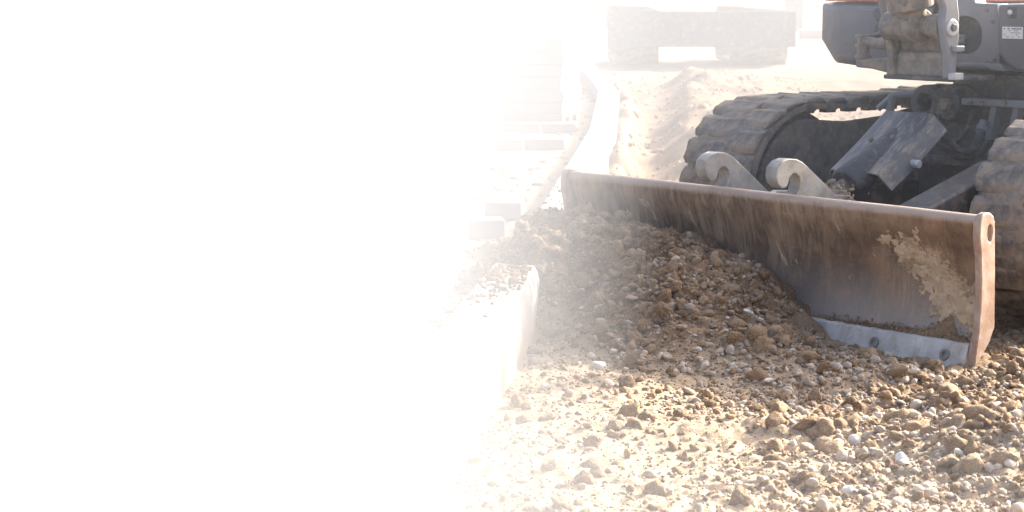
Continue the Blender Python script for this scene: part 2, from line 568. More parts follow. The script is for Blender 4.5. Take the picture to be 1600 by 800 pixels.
def tri_mesh(name, V, F, smooth=True):
    me = bpy.data.meshes.new(name)
    V = np.ascontiguousarray(V, dtype=np.float32)
    F = np.ascontiguousarray(F, dtype=np.int32)
    k = F.shape[1]
    me.vertices.add(len(V))
    me.vertices.foreach_set('co', V.ravel())
    me.loops.add(F.size)
    me.loops.foreach_set('vertex_index', F.ravel())
    me.polygons.add(len(F))
    me.polygons.foreach_set('loop_start', np.arange(len(F), dtype=np.int32) * k)
    me.polygons.foreach_set('use_smooth', np.full(len(F), smooth))
    me.update(calc_edges=True)
    return me


class MB:
    """collects shapes into one mesh"""

    def __init__(self):
        self.bm = bmesh.new()

    def box(self, c, s, rot=(0, 0, 0)):
        mtx = Matrix.Translation(c) @ Euler(rot).to_matrix().to_4x4() @ Matrix.Diagonal((*s, 1))
        bmesh.ops.create_cube(self.bm, size=1.0, matrix=mtx)
        return self

    def prism(self, pts, d0, d1, axis='u'):
        """closed outline extruded from d0 to d1; axis u: pts are (v, z); axis v: pts are (u, z); axis z: pts are (u, v)"""
        def P(p, d):
            return {'u': (d, p[0], p[1]), 'v': (p[0], d, p[1]), 'z': (p[0], p[1], d)}[axis]
        bm = self.bm
        a = [bm.verts.new(P(p, d0)) for p in pts]
        b = [bm.verts.new(P(p, d1)) for p in pts]
        n = len(pts)
        bm.faces.new(a)
        bm.faces.new(b[::-1])
        for i in range(n):
            j = (i + 1) % n
            bm.faces.new((a[j], a[i], b[i], b[j]))
        return self

    def tube(self, pts, r, seg=12, caps=True):
        bm = self.bm
        pts = [Vector(p) for p in pts]
        rs = r if isinstance(r, (list, tuple)) else [r] * len(pts)
        rings = []
        up = Vector((0, 0, 1))
        t0 = (pts[1] - pts[0]).normalized()
        if abs(t0.dot(up)) > .95:
            up = Vector((1, 0, 0))
        nrm = t0.cross(up).normalized()
        for i, p in enumerate(pts):
            t = (pts[min(i + 1, len(pts) - 1)] - pts[max(i - 1, 0)]).normalized()
            nrm = (nrm - t * nrm.dot(t)).normalized()
            bn = t.cross(nrm)
            rings.append([bm.verts.new(p + (nrm * math.cos(2 * PI * k / seg) + bn * math.sin(2 * PI * k / seg)) * rs[i]) for k in range(seg)])
        for a, b in zip(rings, rings[1:]):
            for k in range(seg):
                bm.faces.new((a[k], a[(k + 1) % seg], b[(k + 1) % seg], b[k]))
        if caps:
            bm.faces.new(rings[0][::-1])
            bm.faces.new(rings[-1])
        return self

    def ring(self, p0, p1, ro, ri, seg=24):
        """a short pipe from p0 to p1"""
        bm = self.bm
        p0, p1 = Vector(p0), Vector(p1)
        t = (p1 - p0).normalized()
        up = Vector((0, 0, 1)) if abs(t.z) < .9 else Vector((1, 0, 0))
        n = t.cross(up).normalized()
        b = t.cross(n)
        def R(p, r):
            return [bm.verts.new(p + (n * math.cos(2 * PI * k / seg) + b * math.sin(2 * PI * k / seg)) * r) for k in range(seg)]
        A, B, C, D = R(p0, ro), R(p1, ro), R(p1, ri), R(p0, ri)
        for q, w in ((A, B), (B, C), (C, D), (D, A)):
            for k in range(seg):
                j = (k + 1) % seg
                bm.faces.new((q[k], q[j], w[j], w[k]))
        return self

    def build(self, name, mat, parent=None, bevel=0.0, smooth=True, seg=2):
        bm = self.bm
        bmesh.ops.recalc_face_normals(bm, faces=bm.faces)
        me = bpy.data.meshes.new(name)
        bm.to_mesh(me)
        bm.free()
        me.polygons.foreach_set('use_smooth', [smooth] * len(me.polygons))
        o = link(name, me, mat, parent)
        if bevel > 0:
            md = o.modifiers.new('bevel', 'BEVEL')
            md.width = bevel
            md.segments = seg
            md.limit_method = 'ANGLE'
            md.angle_limit = math.radians(35)
            md.harden_normals = False
        if smooth:
            sharp_by_angle(me, 35)
        return o


def sharp_by_angle(me, deg):
    bm = bmesh.new()
    bm.from_mesh(me)
    lim = math.radians(deg)
    for e in bm.edges:
        if len(e.link_faces) == 2 and e.calc_face_angle(0) > lim:
            e.smooth = False
    bm.to_mesh(me)
    bm.free()


def arc(c, r, a0, a1, n):
    return [(c[0] + r * math.cos(math.radians(a0 + (a1 - a0) * i / n)), c[1] + r * math.sin(math.radians(a0 + (a1 - a0) * i / n))) for i in range(n + 1)]


def copy_of(o, name=None, parent=None, loc=None, rot=None):
    c = o.copy()
    if name:
        c.name = name
    COL.objects.link(c)
    c.parent = parent
    if loc is not None:
        c.location = loc
    if rot is not None:
        c.rotation_euler = rot
    return c


rng = np.random.default_rng(11)
random.seed(5)

# ------------------------------------------------------------------ ground sheet
def graded(lo, a, b, hi, step, grow, cap):
    xs = list(np.arange(a, b + step / 2, step))
    s, x = step, xs[-1]
    while x < hi:
        s = min(s * grow, cap(x))
        x += s
        xs.append(x)
    s, x = step, xs[0]
    while x > lo:
        s = min(s * grow, cap(x))
        x -= s
        xs.insert(0, x)
    return np.array(xs)


gx = graded(-900, -.45, 1.75, 900, .0062, 1.06, lambda x: .05 if abs(x) < 4 else 1e9)
gy = graded(-300, 4.25, 7.35, 1500, .0068, 1.05, lambda y: .05 if 3 < y < 24 else 1e9)
XX, YY = np.meshgrid(gx, gy)
ZZ = ground(XX, YY)
far_f = np.clip((np.hypot(XX, YY) - 30) / 30, 0, 1)
ZZ = ZZ * (1 - far_f)
V = np.stack([XX.ravel(), YY.ravel(), ZZ.ravel()], 1)
nx, ny = len(gx), len(gy)
ii = np.arange(nx * ny).reshape(ny, nx)
F = np.stack([ii[:-1, :-1].ravel(), ii[:-1, 1:].ravel(), ii[1:, 1:].ravel(), ii[1:, :-1].ravel()], 1)
gme = tri_mesh('ground', V, F)
at = gme.attributes.new('moist', 'FLOAT', 'POINT')
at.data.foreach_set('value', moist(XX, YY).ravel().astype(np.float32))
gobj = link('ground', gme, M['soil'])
tag(gobj, kind='structure')


# ------------------------------------------------------------------ stones and clods
def ico(sub):
    bm = bmesh.new()
    bmesh.ops.create_icosphere(bm, subdivisions=sub, radius=1.0)
    v = np.array([p.co[:] for p in bm.verts])
    f = np.array([[q.index for q in t.verts] for t in bm.faces])
    bm.free()
    return v, f


ICO = {s: ico(s) for s in (1, 2, 3)}


def rock_proto(sub, rough, facets, seed):
    r = np.random.default_rng(seed)
    v, f = ICO[sub]
    v = v.copy()
    for _ in range(facets):                      # knock flats off
        n = r.normal(size=3)
        n /= np.linalg.norm(n)
        d = v @ n
        lim = r.uniform(.55, .9)
        v = v - np.outer(np.clip(d - lim, 0, None), n) * r.uniform(.5, .9)
    for k in range(3):
        n = r.normal(size=3) * (1.3 + k)
        v = v * (1 + rough / (1 + k) * np.sin(v @ n + r.uniform(0, 6))[:, None])
    v = v * np.array([1, r.uniform(.65, .95), r.uniform(.45, .75)])
    return v, f


def rots(n, tilt, r):
    a, b, c = r.uniform(0, 2 * PI, n), r.normal(0, tilt, n), r.normal(0, tilt, n)
    ca, sa, cb, sb, cc, sc = np.cos(a), np.sin(a), np.cos(b), np.sin(b), np.cos(c), np.sin(c)
    Z = np.zeros(n)
    O = np.ones(n)
    Rz = np.stack([ca, -sa, Z, sa, ca, Z, Z, Z, O], 1).reshape(n, 3, 3)
    Rx = np.stack([O, Z, Z, Z, cb, -sb, Z, sb, cb], 1).reshape(n, 3, 3)
    Ry = np.stack([cc, Z, sc, Z, O, Z, -sc, Z, cc], 1).reshape(n, 3, 3)
    return Rz @ Rx @ Ry


def scatter(name, P, S, protos, tilt, r, smooth=True, flat=()):
    """joins rocks at points P with radii S into one mesh"""
    n = len(P)
    which = r.integers(0, len(protos), n)
    R = rots(n, tilt, r)
    Vs, Fs, off, Sm = [], [], 0, []
    for k, (v, f) in enumerate(protos):
        sel = np.where(which == k)[0]
        if not len(sel):
            continue
        vv = np.einsum('nij,vj->nvi', R[sel], v) * S[sel][:, None, None] + P[sel][:, None, :]
        ff = f[None] + (np.arange(len(sel)) * len(v))[:, None, None] + off
        Vs.append(vv.reshape(-1, 3))
        Fs.append(ff.reshape(-1, 3))
        Sm.append(np.full(len(sel) * len(f), smooth and k not in flat))
        off += len(sel) * len(v)
    me = tri_mesh(name, np.concatenate(Vs), np.concatenate(Fs), smooth)
    me.polygons.foreach_set('use_smooth', np.concatenate(Sm))
    return me


ROUND = [rock_proto(2, .09, 8, 100 + i) for i in range(9)] + [rock_proto(2, .13, 22, 130 + i) for i in range(9)]
BROKEN = tuple(range(9, 18))
ROUND_S = [rock_proto(1, .06, 2, 200 + i) for i in range(8)]

def craggy(sub, amp, seed):
    v, f = rock_proto(sub, .16, 6, seed)
    o = seed * 3.7
    n1 = fbm(v[:, 0] * 1.9 + v[:, 2] * 1.3 + o, v[:, 1] * 1.9 - v[:, 2] * 1.7, 2, seed)
    n2 = fbm(v[:, 0] * 5.2 - v[:, 2] * 3.9 + o, v[:, 1] * 5.2 + v[:, 2] * 4.3, 2, seed + 3)
    return v * (1 + amp * n1 + .55 * amp * n2)[:, None], f


CLOD = [craggy(2, .55, 300 + i) for i in range(10)]
BIG_CLOD = [craggy(3, .55, 330 + i) for i in range(8)]
JAG = [rock_proto(2, .22, 12, 500 + i) for i in range(8)]
BIG = [rock_proto(3, .07, 10, 400 + i) for i in range(5)] + [rock_proto(3, .10, 24, 410 + i) for i in range(5)]


def rand_points(n, x0, x1, y0, y1):
    return rng.uniform(x0, x1, n), rng.uniform(y0, y1, n)


def pebble_density(x, y):
    u, v = uv_of(x, y)
    hz, lift = heap(x, y)
    slope = sstep(-.30, .30, u) * (v < 0) * (v > -1.1)              # pebbly right flank of the heap
    fore = (1 - .55 * sstep(.95, 1.2, x + .15 * fbm(x * 5, y * 5, 2, 93))) * sstep(.42, .85, x - .35 * (y - 5.0) + .1 * fbm(x * 4, y * 4, 2, 91)) * (1 - sstep(5.5, 6.1, y - .3 * (x - .9)))
    foot = np.exp(-((v + .62) / .12) ** 2) * (u < .4) * .5
    d = .07 + .65 * np.exp(-((x - .78) / .28) ** 2 - ((y - 5.78) / .28) ** 2) + .62 * slope * (lift > .02) + .62 * fore + .6 * foot + .05 * lift
    d = np.where(v > .02, .05, d)
    d = np.where(x < kerb_x(y) + .17, .02 + .1 * lift, d)
    return np.clip(d, 0, 1) * (.55 + 1.1 * np.clip(fbm(x * 5, y * 5, 2, 95) + .5, 0, 1))


def free_of_blade(x, y, pad=0.02):
    u, v = uv_of(x, y)
    foot = (u > .28) & (u < .9) & (v > -.13 - pad) & (v < .12)
    return ~(((np.abs(u) < .88) & (v > -.055 - pad) & (v < .12)) | (foot & (pad > .01)))


def place(n, dens, bounds=(-.3, 1.75, 4.3, 7.6)):
    x, y = rand_points(n, *bounds)
    keep = (rng.uniform(0, 1, n) < dens(x, y)) & free_of_blade(x, y)
    return x[keep], y[keep]


# medium pebbles
x, y = place(19000, pebble_density)
s = np.clip(np.exp(rng.normal(math.log(.0056), .58, len(x))), .0026, .020)
P = np.stack([x, y, ground(x, y) + s * .18], 1)
inheap = heap(x, y)[1] > .25
peb = link('gravel', scatter('gravel', P[inheap], s[inheap], ROUND, .5, rng, True, BROKEN), M['stone'])
tag(peb, 'soil stained pebbles mixed into the heap in front of the blade', 'gravel', kind='stuff')
peb = link('gravel', scatter('gravel', P[~inheap], s[~inheap], ROUND, .5, rng, True, BROKEN), M['pale_stone'])
tag(peb, 'loose dusty pebbles of grey, tan and white stone covering the sunny foreground', 'gravel', kind='stuff')
# grit
x, y = place(46000, lambda a, b: np.clip(pebble_density(a, b) + .22, 0, 1))
s = np.clip(np.exp(rng.normal(math.log(.0032), .4, len(x))), .0016, .007)
P = np.stack([x, y, ground(x, y) + s * .2], 1)
gr = link('grit', scatter('grit', P, s, ROUND_S, .6, rng), M['stone'])
tag(gr, 'fine stone grit strewn over the sandy ground', 'grit', kind='stuff')


def clod_density(x, y):
    u, v = uv_of(x, y)
    hz, lift = heap(x, y)
    right = sstep(.45, .85, u + .4 * v + .25) * sstep(-1.5, -.8, v) * (.5 + .8 * sstep(.9, 1.15, x))
    d = .06 + .85 * lift * (1 - .45 * sstep(-.3, .4, u)) + .5 * right
    d = np.where(x < kerb_x(y) + .17, .04 + .5 * lift, d)
    d = np.where((v > .02) & (u < .8) & (u > -.86), .12, d)
    return np.clip(d, 0, 1)


x, y = place(27000, clod_density)
s = np.clip(np.exp(rng.normal(math.log(.0086), .55, len(x))), .003, .034)
P = np.stack([x, y, ground(x, y) + s * .1], 1)
inheap = heap(x, y)[1] > .15
large = s > .0165
for sel, mt, lab in ((inheap & large, 'clod', 'large dark brown clods of earth tumbling in the heap'), (~inheap & large, 'mid_clod', 'large sunny tan clods of earth around the near end of the blade')):
    big = link('soil_clods', scatter('soil_clods', P[sel], s[sel], BIG_CLOD, .8, rng), M[mt])
    tag(big, lab, 'soil', kind='stuff')
x, y, s, P, inheap = x[~large], y[~large], s[~large], P[~large], inheap[~large]
cl = link('soil_clods', scatter('soil_clods', P[inheap], s[inheap], CLOD, .8, rng), M['clod'])
tag(cl, 'crumbling dark brown clods of dug soil on the heap', 'soil', kind='stuff')
cl = link('soil_clods', scatter('soil_clods', P[~inheap], s[~inheap], CLOD, .8, rng), M['mid_clod'])
tag(cl, 'sunny tan clods of drying soil around the near end of the blade', 'soil', kind='stuff')
x, y = place(9000, lambda a, b: np.clip(1.1 - clod_density(a, b) - .3 * pebble_density(a, b), 0, .6) * (.35 + .65 * sstep(.35, .6, a)))
s = np.clip(np.exp(rng.normal(math.log(.006), .45, len(x))), .0025, .018)
P = np.stack([x, y, ground(x, y) - s * .1], 1)
cl = link('sand_lumps', scatter('sand_lumps', P, s, CLOD, .8, rng), M['dry_clod'])
tag(cl, 'dry pale lumps of sand scattered on the levelled ground', 'soil', kind='stuff')

# rougher soil lumps behind, on the trench sides and the sand bed
x, y = rand_points(5000, -.9, 2.6, 7.6, 22)
k = np.abs(x - kerb_x(y) - .07) > .11
u_, v_ = uv_of(x, y)
k &= ~((np.abs(u_) < .85) & (v_ > 0) & (v_ < 2.6))
x, y = x[k], y[k]
s = np.clip(np.exp(rng.normal(math.log(.012), .5, len(x))), .004, .05)
P = np.stack([x, y, ground(x, y) - s * .1], 1)
cl = link('trench_lumps', scatter('trench_lumps', P, s, [rock_proto(1, .16, 2, 350 + i) for i in range(6)], .8, rng), M['dry_clod'])
tag(cl, 'soil lumps scattered over the trench and the sand bed behind', 'soil', kind='stuff')

# the largest pebbles one by one
big_mesh = []
for i, (v, f) in enumerate(BIG):
    me = tri_mesh('pebble', v, f)
    me.materials.append(M['stone_single'])
    big_mesh.append(me)
big_pale = []
for me in big_mesh:
    me = me.copy()
    me.materials.clear()
    me.materials.append(M['pale_single'])
    big_pale.append(me)


def stone_at(px, py, w, name, label, mat, k, sq=1.0, tilt=(0, 0, 0), cat='stone'):
    """a named stone of pixel width w standing where the photo shows it"""
    p = G(px, py, 0.0)
    for _ in range(12):
        p = G(px, py, float(ground(np.array([p[0]]), np.array([p[1]]))[0]))
    r = w / FPX * p[1] * .5
    me = big_mesh[k].copy()
    me.materials.clear()
    me.materials.append(mat)
    o = link(name, me, None)
    o.location = (p[0], p[1], p[2] + r * .25)
    o.scale = (r * 1.08, r * 1.0, r * sq * 1.35)
    o.rotation_euler = tilt
    tag(o, label, cat)
    return o


stone_at(1337, 695, 27, 'white_stone', 'white upright stone standing alone in the lit gravel, brightest of the foreground', M['white_stone'], 0, 1.25, (.2, .9, 0))
stone_at(1109, 390, 30, 'grey_stone', 'smooth grey stone resting on the heap against the blade face', M['grey_stone'], 1, 1.0, (0, .3, .3))
stone_at(1368, 587, 34, 'tan_stone', 'angular tan stone at the foot of the cutting edge, left of its bolts', M['tan_stone'], 2, 1.1, (.2, .1, 1.2))
stone_at(1397, 590, 22, 'leaning_stone', 'narrow brown stone leaning beside the angular tan stone below the blade', M['tan_stone'], 3, 1.5, (.6, .3, .2))
stone_at(935, 577, 27, 'pale_stone', 'pale bluish stone at the foot of the heap nearest the kerb', M['white_stone'], 4, 1.0, (.1, .2, .8))
stone_at(1244, 599, 30, 'round_stone', 'rounded grey-brown stone half sunk below the heap in the shade', M['grey_stone'], 5, 1.1, (0, 0, .5))
stone_at(1209, 603, 19, 'small_round_stone', 'small rounded stone left of the half sunk grey-brown one', M['grey_stone'], 6, 1.1, (0, .2, .9))
stone_at(1063, 578, 22, 'buff_stone', 'buff stone lying at the front foot of the heap on smooth soil', M['tan_stone'], 7, 1.0, (.2, .2, 2.))
stone_at(1296, 655, 27, 'split_stone', 'grey split stone lying on the shadow edge left of the white upright stone', M['grey_stone'], 8, 1.0, (.3, .1, 1.6))
stone_at(1326, 770, 30, 'flat_white_stone', 'flat white stone at the very bottom of the gravel foreground', M['white_stone'], 9, .8, (.1, .1, .3))
stone_at(1408, 720, 28, 'cream_stone', 'cream stone in the sunny gravel right of the white upright stone', M['white_stone'], 2, .9, (.2, 0, .9))
stone_at(982, 358, 34, 'sandy_rock', 'large sandy lump of rock near the top of the heap by the blade', M['tan_stone'], 5, 1.0, (.3, .2, .6))
p_ = stone_at(1530, 662, 66, 'soil_boulder', 'big dry clump of earth like a boulder at the right foreground', M['dry_clod'], 8, 1.15, (.3, .2, .4), 'earth clump')

cand_x, cand_y = place(4200, lambda a, b: np.clip(pebble_density(a, b), 0, 1) * (uv_of(a, b)[1] < -.03), (.05, 1.5, 4.5, 7.3))
chosen = []
for a, b in zip(cand_x, cand_y):
    if len(chosen) >= 230:
        break
    if all((a - q[0]) ** 2 + (b - q[1]) ** 2 > .036 ** 2 for q in chosen):
        chosen.append((a, b))
cz = ground(np.array([q[0] for q in chosen]), np.array([q[1] for q in chosen]))
for i, (a, b) in enumerate(chosen):
    r = float(np.clip(math.exp(random.gauss(math.log(.0128), .28)), .0085, .023))
    in_heap = heap(np.array([a]), np.array([b]))[1][0] > .25
    o = bpy.data.objects.new('pebble', (big_mesh if in_heap else big_pale)[i % len(big_mesh)])
    COL.objects.link(o)
    o.location = (a, b, cz[i] + r * .22)
    o.scale = (r, r * random.uniform(.85, 1.1), r * random.uniform(.85, 1.2))
    o.rotation_euler = (random.gauss(0, .35), random.gauss(0, .35), random.uniform(0, 6.3))
    if in_heap:
        tag(o, 'thumb sized rounded pebble bedded in the soil heap before the blade', 'pebble', 'larger pebbles in the heap')
    else:
        tag(o, 'thumb sized rounded pebble lying loose on the gravel foreground', 'pebble', 'larger pebbles on the gravel foreground')


# ------------------------------------------------------------------ kerb: stones laid end to end
def kerb_stone(y0, y1, label):
    n = 5
    bm = MB()
    me_b = bm.bm
    prof = [(0, -.12), (0, .197), (.006, .203), (.122, .203), (.138, .190), (.145, .165), (.145, -.12)]
    rings = []
    for i in range(n + 1):
        yy = y0 + (y1 - y0) * i / n
        x0 = float(kerb_x(yy))
        rings.append([me_b.verts.new((x0 + a, yy, z)) for a, z in prof])
    for A, B in zip(rings, rings[1:]):
        for k in range(len(prof)):
            j = (k + 1) % len(prof)
            me_b.faces.new((A[k], A[j], B[j], B[k]))
    me_b.faces.new(rings[0][::-1])
    me_b.faces.new(rings[-1])
    o = bm.build('kerb_stone', M['kerb'], None, .004)
    tag(o, label, 'kerb stone', 'kerb stones laid in a line')
    return o


K_EDGES = [3.17, 4.16, 5.16, 6.57, 7.55, 8.55, 9.55, 10.55, 11.55, 12.55, 13.55, 14.55, 15.55, 16.55, 17.55, 18.55, 19.55, 20.55]
ORD = 'first second third fourth fifth sixth seventh eighth ninth tenth eleventh twelfth thirteenth fourteenth fifteenth'.split()
for i, (a, b) in enumerate(zip(K_EDGES, K_EDGES[1:])):
    if i < 2:
        lab = ('kerb stone nearest the camera, all but lost in the added white haze at the lower left', 'pale kerb stone next nearer the camera from the one touching the soil heap')[i]
    elif i == 2:
        lab = 'long pale kerb stone whose far end butts against the soil heap'
    else:
        lab = ORD[i - 3] + ' kerb stone beyond the soil heap, counted back along the kerb line from the heap'
    kerb_stone(a + .002, b - .002, lab)

_y = np.concatenate([6.70 - np.abs(rng.normal(0, .30, 260)), rng.uniform(7.3, 9.2, 60)])
_x = kerb_x(_y) + rng.uniform(.01, .132, len(_y))
_sz = np.clip(np.exp(rng.normal(math.log(.0048), .6, len(_y))), .0018, .018)
cl = link('soil_crumbs', scatter('soil_crumbs', np.stack([_x, _y, .204 + _sz * .15], 1), _sz, CLOD, .8, rng), M['mid_clod'])
tag(cl, 'crumbs of soil spilled along the top of the kerb', 'soil', kind='stuff')

# ------------------------------------------------------------------ loose pavers, paver rows, stacks
def paver_mesh(w, d, h):
    b = MB()
    b.box((0, 0, h / 2), (w, d, h))
    return b


def paver(px, py, wpx, hpx, d, rz, label, tilt=(0, 0), group='loose paving blocks on the sand'):
    """block whose front lower edge is centred at the pixel"""
    p = G(px, py, .125)
    k = p[1] / FPX
    w, h = wpx * k, hpx * k
    o = paver_mesh(w, d, h).build('paving_block', M['paver'], None, .006)
    o.rotation_euler = (tilt[0], tilt[1], rz)
    o.location = (p[0] + math.sin(-rz) * d / 2 * -1 * -1, p[1] + d / 2, .122)
    tag(o, label, 'paving block', group)
    return o


paver(712, 362, 62, 46, .15, -.20, 'largest of the loose paving blocks on the sand, leaning slightly', (0, .06))
paver(762, 378, 56, 36, .12, .12, 'dark fronted paving block lying nearest the spilled soil')
paver(786, 343, 58, 28, .13, -.10, 'paving block with a split front just behind the dark fronted block')
paver(728, 310, 54, 31, .14, .0, 'grey paving block sitting above and behind the large tilted block')
paver(680, 388, 46, 36, .12, .02, 'small pale paving block farthest left and nearest the camera')
paver(676, 280, 40, 30, .13, .05, 'paving block at the left of the loose pile beside the rows')
paver(708, 262, 34, 26, .13, .1, 'paving block between the loose pile and the laid rows')
for k in range(3):
    paver(785 + 66 * k - 66 * 1, 238 - k * 1.0, 62, 20, .14, random.uniform(-.03, .03),
          ('leftmost', 'middle', 'rightmost')[k] + ' of three low grey blocks in the short row across the sand', (0, 0), 'paving blocks in the near row')
for k in range(4):
    paver(700 + 58 * k, 209, 54, 17, .12, random.uniform(-.03, .03),
          ('leftmost', 'second from left', 'second from right', 'rightmost')[k] + ' of four grey blocks in the far row below the tall stack', (0, 0), 'paving blocks in the far row')


def stack(px, py, wpx, hpx, depth, layers, rz, label, cols=2):
    p = G(px, py, .125)
    k = p[1] / FPX
    w, h = wpx * k, hpx * k
    t = empty('paver_stack', (p[0], p[1], .12), rz)
    tag(t, label, 'paver stack')
    ph = .07
    for q in range(3):
        MB().box((0, .06 + (depth - .12) * q / 2, ph * .35), (w * .98, .09, ph * .7)).build('pallet_bearer', M['timber'], t, .003)
    MB().box((0, depth / 2, ph * .85), (w, depth, ph * .28)).build('pallet_deck', M['timber'], t, .003)
    lh = (h - ph) / layers
    first = None
    rows = 2
    bw, bd = w / cols, depth / rows
    for l in range(layers):
        for i in range(cols):
            for j in range(rows):
                if 0 < i < cols - 1 and 0 < j < rows - 1 and l < layers - 1:
                    continue                     # never seen inside the stack
                loc = (-w / 2 + bw * (i + .5) + random.uniform(-.004, .004) + .008 * math.sin(l * 2.1), bd * (j + .5) + random.uniform(-.004, .004), ph + lh * l)
                if first is None:
                    first = paver_mesh(bw * .975, bd * .975, lh * .955).build('paver', M['paver'], t, .005)
                    first.location = loc
                else:
                    copy_of(first, None, t, loc)
    return t


stack(793, 196, 176, 136, .62, 6, -.2, 'tall stack of pale paving blocks on a pallet beside the kerb')
stack(845, 62, 60, 36, .5, 3, -.2, 'smaller far stack of paving blocks standing behind the tall one', 2)


# ------------------------------------------------------------------ excavator
def track_path(front, rear, n):
    """closed loop in (v, z): front and rear wheels (v, z, r), returns points with tangents"""
    (v0, z0, r0), (v1, z1, r1) = front, rear
    pts = []
    d = math.hypot(v1 - v0, z1 - z0)
    ang = math.atan2(z1 - z0, v1 - v0)
    off = math.acos((r0 - r1) / d)
    at_, ab = ang + off, ang - off
    # front wheel: from its bottom round the front to its top
    a0, a1 = ab - 0.0, at_ - 2 * PI
    dense = []
    for i in range(161):
        a = ab + (a1 - ab) * i / 160
        dense.append((v0 + r0 * math.cos(a), z0 + r0 * math.sin(a)))
    for i in range(1, 121):                      # top run, sagging slightly
        t = i / 120
        A = (v0 + r0 * math.cos(at_), z0 + r0 * math.sin(at_))
        B = (v1 + r1 * math.cos(at_), z1 + r1 * math.sin(at_))
        dense.append((A[0] + (B[0] - A[0]) * t, A[1] + (B[1] - A[1]) * t - .012 * math.sin(PI * t)))
    for i in range(1, 161):
        a = at_ + (ab - at_) * i / 160
        dense.append((v1 + r1 * math.cos(a), z1 + r1 * math.sin(a)))
    A = dense[-1]
    B = dense[0]
    for i in range(1, 121):
        t = i / 120
        dense.append((A[0] + (B[0] - A[0]) * t, A[1] + (B[1] - A[1]) * t))
    dense = np.array(dense)
    seg = np.hypot(*np.diff(dense, axis=0).T)
    cum = np.r_[0, np.cumsum(seg)]
    s = np.linspace(0, cum[-1], n, endpoint=False)
    out = np.stack([np.interp(s, cum, dense[:, 0]), np.interp(s, cum, dense[:, 1])], 1)
    nxt, prv = np.roll(out, -1, 0), np.roll(out, 1, 0)
    tan = nxt - prv
    tan /= np.hypot(tan[:, 0], tan[:, 1])[:, None]
    nor = np.stack([-tan[:, 1], tan[:, 0]], 1)
    ctr = np.array([(v0 + v1) / 2, (z0 + z1) / 2])
    if np.mean(np.sum(nor * (out - ctr), 1)) < 0:
        nor = -nor
    return out, tan, nor, cum[-1]


def track(parent, u0, u1, front, rear, n_lug, detail=True, seed=3):
    NP, NU = (n_lug * 6, 14) if detail else (n_lug * 2, 2)
    pth, tan, nor, length = track_path(front, rear, NP)
    us = np.linspace(u0, u1, NU + 1)
    th_ = .028
    V, F = [], []
    for i in range(NP):
        for k, uu in enumerate(us):
            e = 0.0
            if detail:
                e = .016 * float(fbm(np.array([uu * 16.0]), np.array([i * .22]), 3, seed)[0])
                edge = min(uu - u0, u1 - uu) / .03
                if edge < 1:
                    e -= .010 * (1 - edge) ** 2
            q = pth[i] + nor[i] * e
            V.append((uu, q[0], q[1]))
        for uu in us:
            q = pth[i] - nor[i] * th_
            V.append((uu, q[0], q[1]))
    W = 2 * (NU + 1)
    for i in range(NP):
        j = (i + 1) % NP
        for k in range(NU):
            F.append((i * W + k, i * W + k + 1, j * W + k + 1, j * W + k))
            o_ = NU + 1
            F.append((i * W + o_ + k + 1, i * W + o_ + k, j * W + o_ + k, j * W + o_ + k + 1))
        F.append((i * W, j * W, j * W + NU + 1, i * W + NU + 1))
        F.append((j * W + NU, i * W + NU, i * W + 2 * NU + 1, j * W + 2 * NU + 1))
    me = tri_mesh('track', np.array(V), np.array(F))
    bm = bmesh.new()
    bm.from_mesh(me)
    bmesh.ops.recalc_face_normals(bm, faces=bm.faces)
    bm.to_mesh(me)
    bm.free()
    sharp_by_angle(me, 50)
    t = link('track', me, M['rubber'], parent)
    # tread lugs: staggered half-width bars
    half = (u1 - u0) * .56
    lug_meshes = []
    for q in range(4):
        b = MB()
        lh = .013
        b.prism([(-.050, -.004), (-.030, lh), (.026, lh), (.050, -.004)], -half / 2, half / 2, 'u')
        o = b.build('track_lug', M['rubber'], t, .007, True, 3)
        if detail:
            md = o.modifiers.new('sub', 'SUBSURF')
            md.subdivision_type = 'SIMPLE'
            md.levels = md.render_levels = 1
            tx = bpy.data.textures.new('mud_cake', 'CLOUDS')
            tx.noise_scale = .045
            dm = o.modifiers.new('caked', 'DISPLACE')
            dm.texture = tx
            dm.texture_coords = 'GLOBAL'
            dm.strength = .020
            dm.mid_level = .5
        lug_meshes.append(o)
    k = 0
    for i in range(n_lug):
        for sd in (0, 1):
            idx = (i * NP // n_lug + sd * (NP // n_lug // 2)) % NP
            q = pth[idx] + nor[idx] * (-.004)
            uu = (u0 + half / 2 - .002) if sd == 0 else (u1 - half / 2 + .002)
            a = math.atan2(nor[idx][1], nor[idx][0]) - PI / 2
            o = lug_meshes[k] if k < 4 else copy_of(lug_meshes[k % 4], None, t)
            o.location = (uu, q[0], q[1])
            o.rotation_euler = (a, 0, random.uniform(-.06, .06) + (.10 if sd == 0 else -.10))
            k += 1
    # guide lugs on the inside, one joined row
    b = MB()
    um = (u0 + u1) / 2
    for i in range(n_lug):
        idx = (i * NP // n_lug) % NP
        q = pth[idx] - nor[idx] * (th_ + .009)
        a = math.atan2(nor[idx][1], nor[idx][0]) - PI / 2
        b.box((um - .045, q[0], q[1]), (.035, .05, .022), (a, 0, 0))
        b.box((um + .045, q[0], q[1]), (.035, .05, .022), (a, 0, 0))
    g = b.build('guide_lugs', M['rubber'], t, .004)
    g['kind'] = 'stuff'
    return t


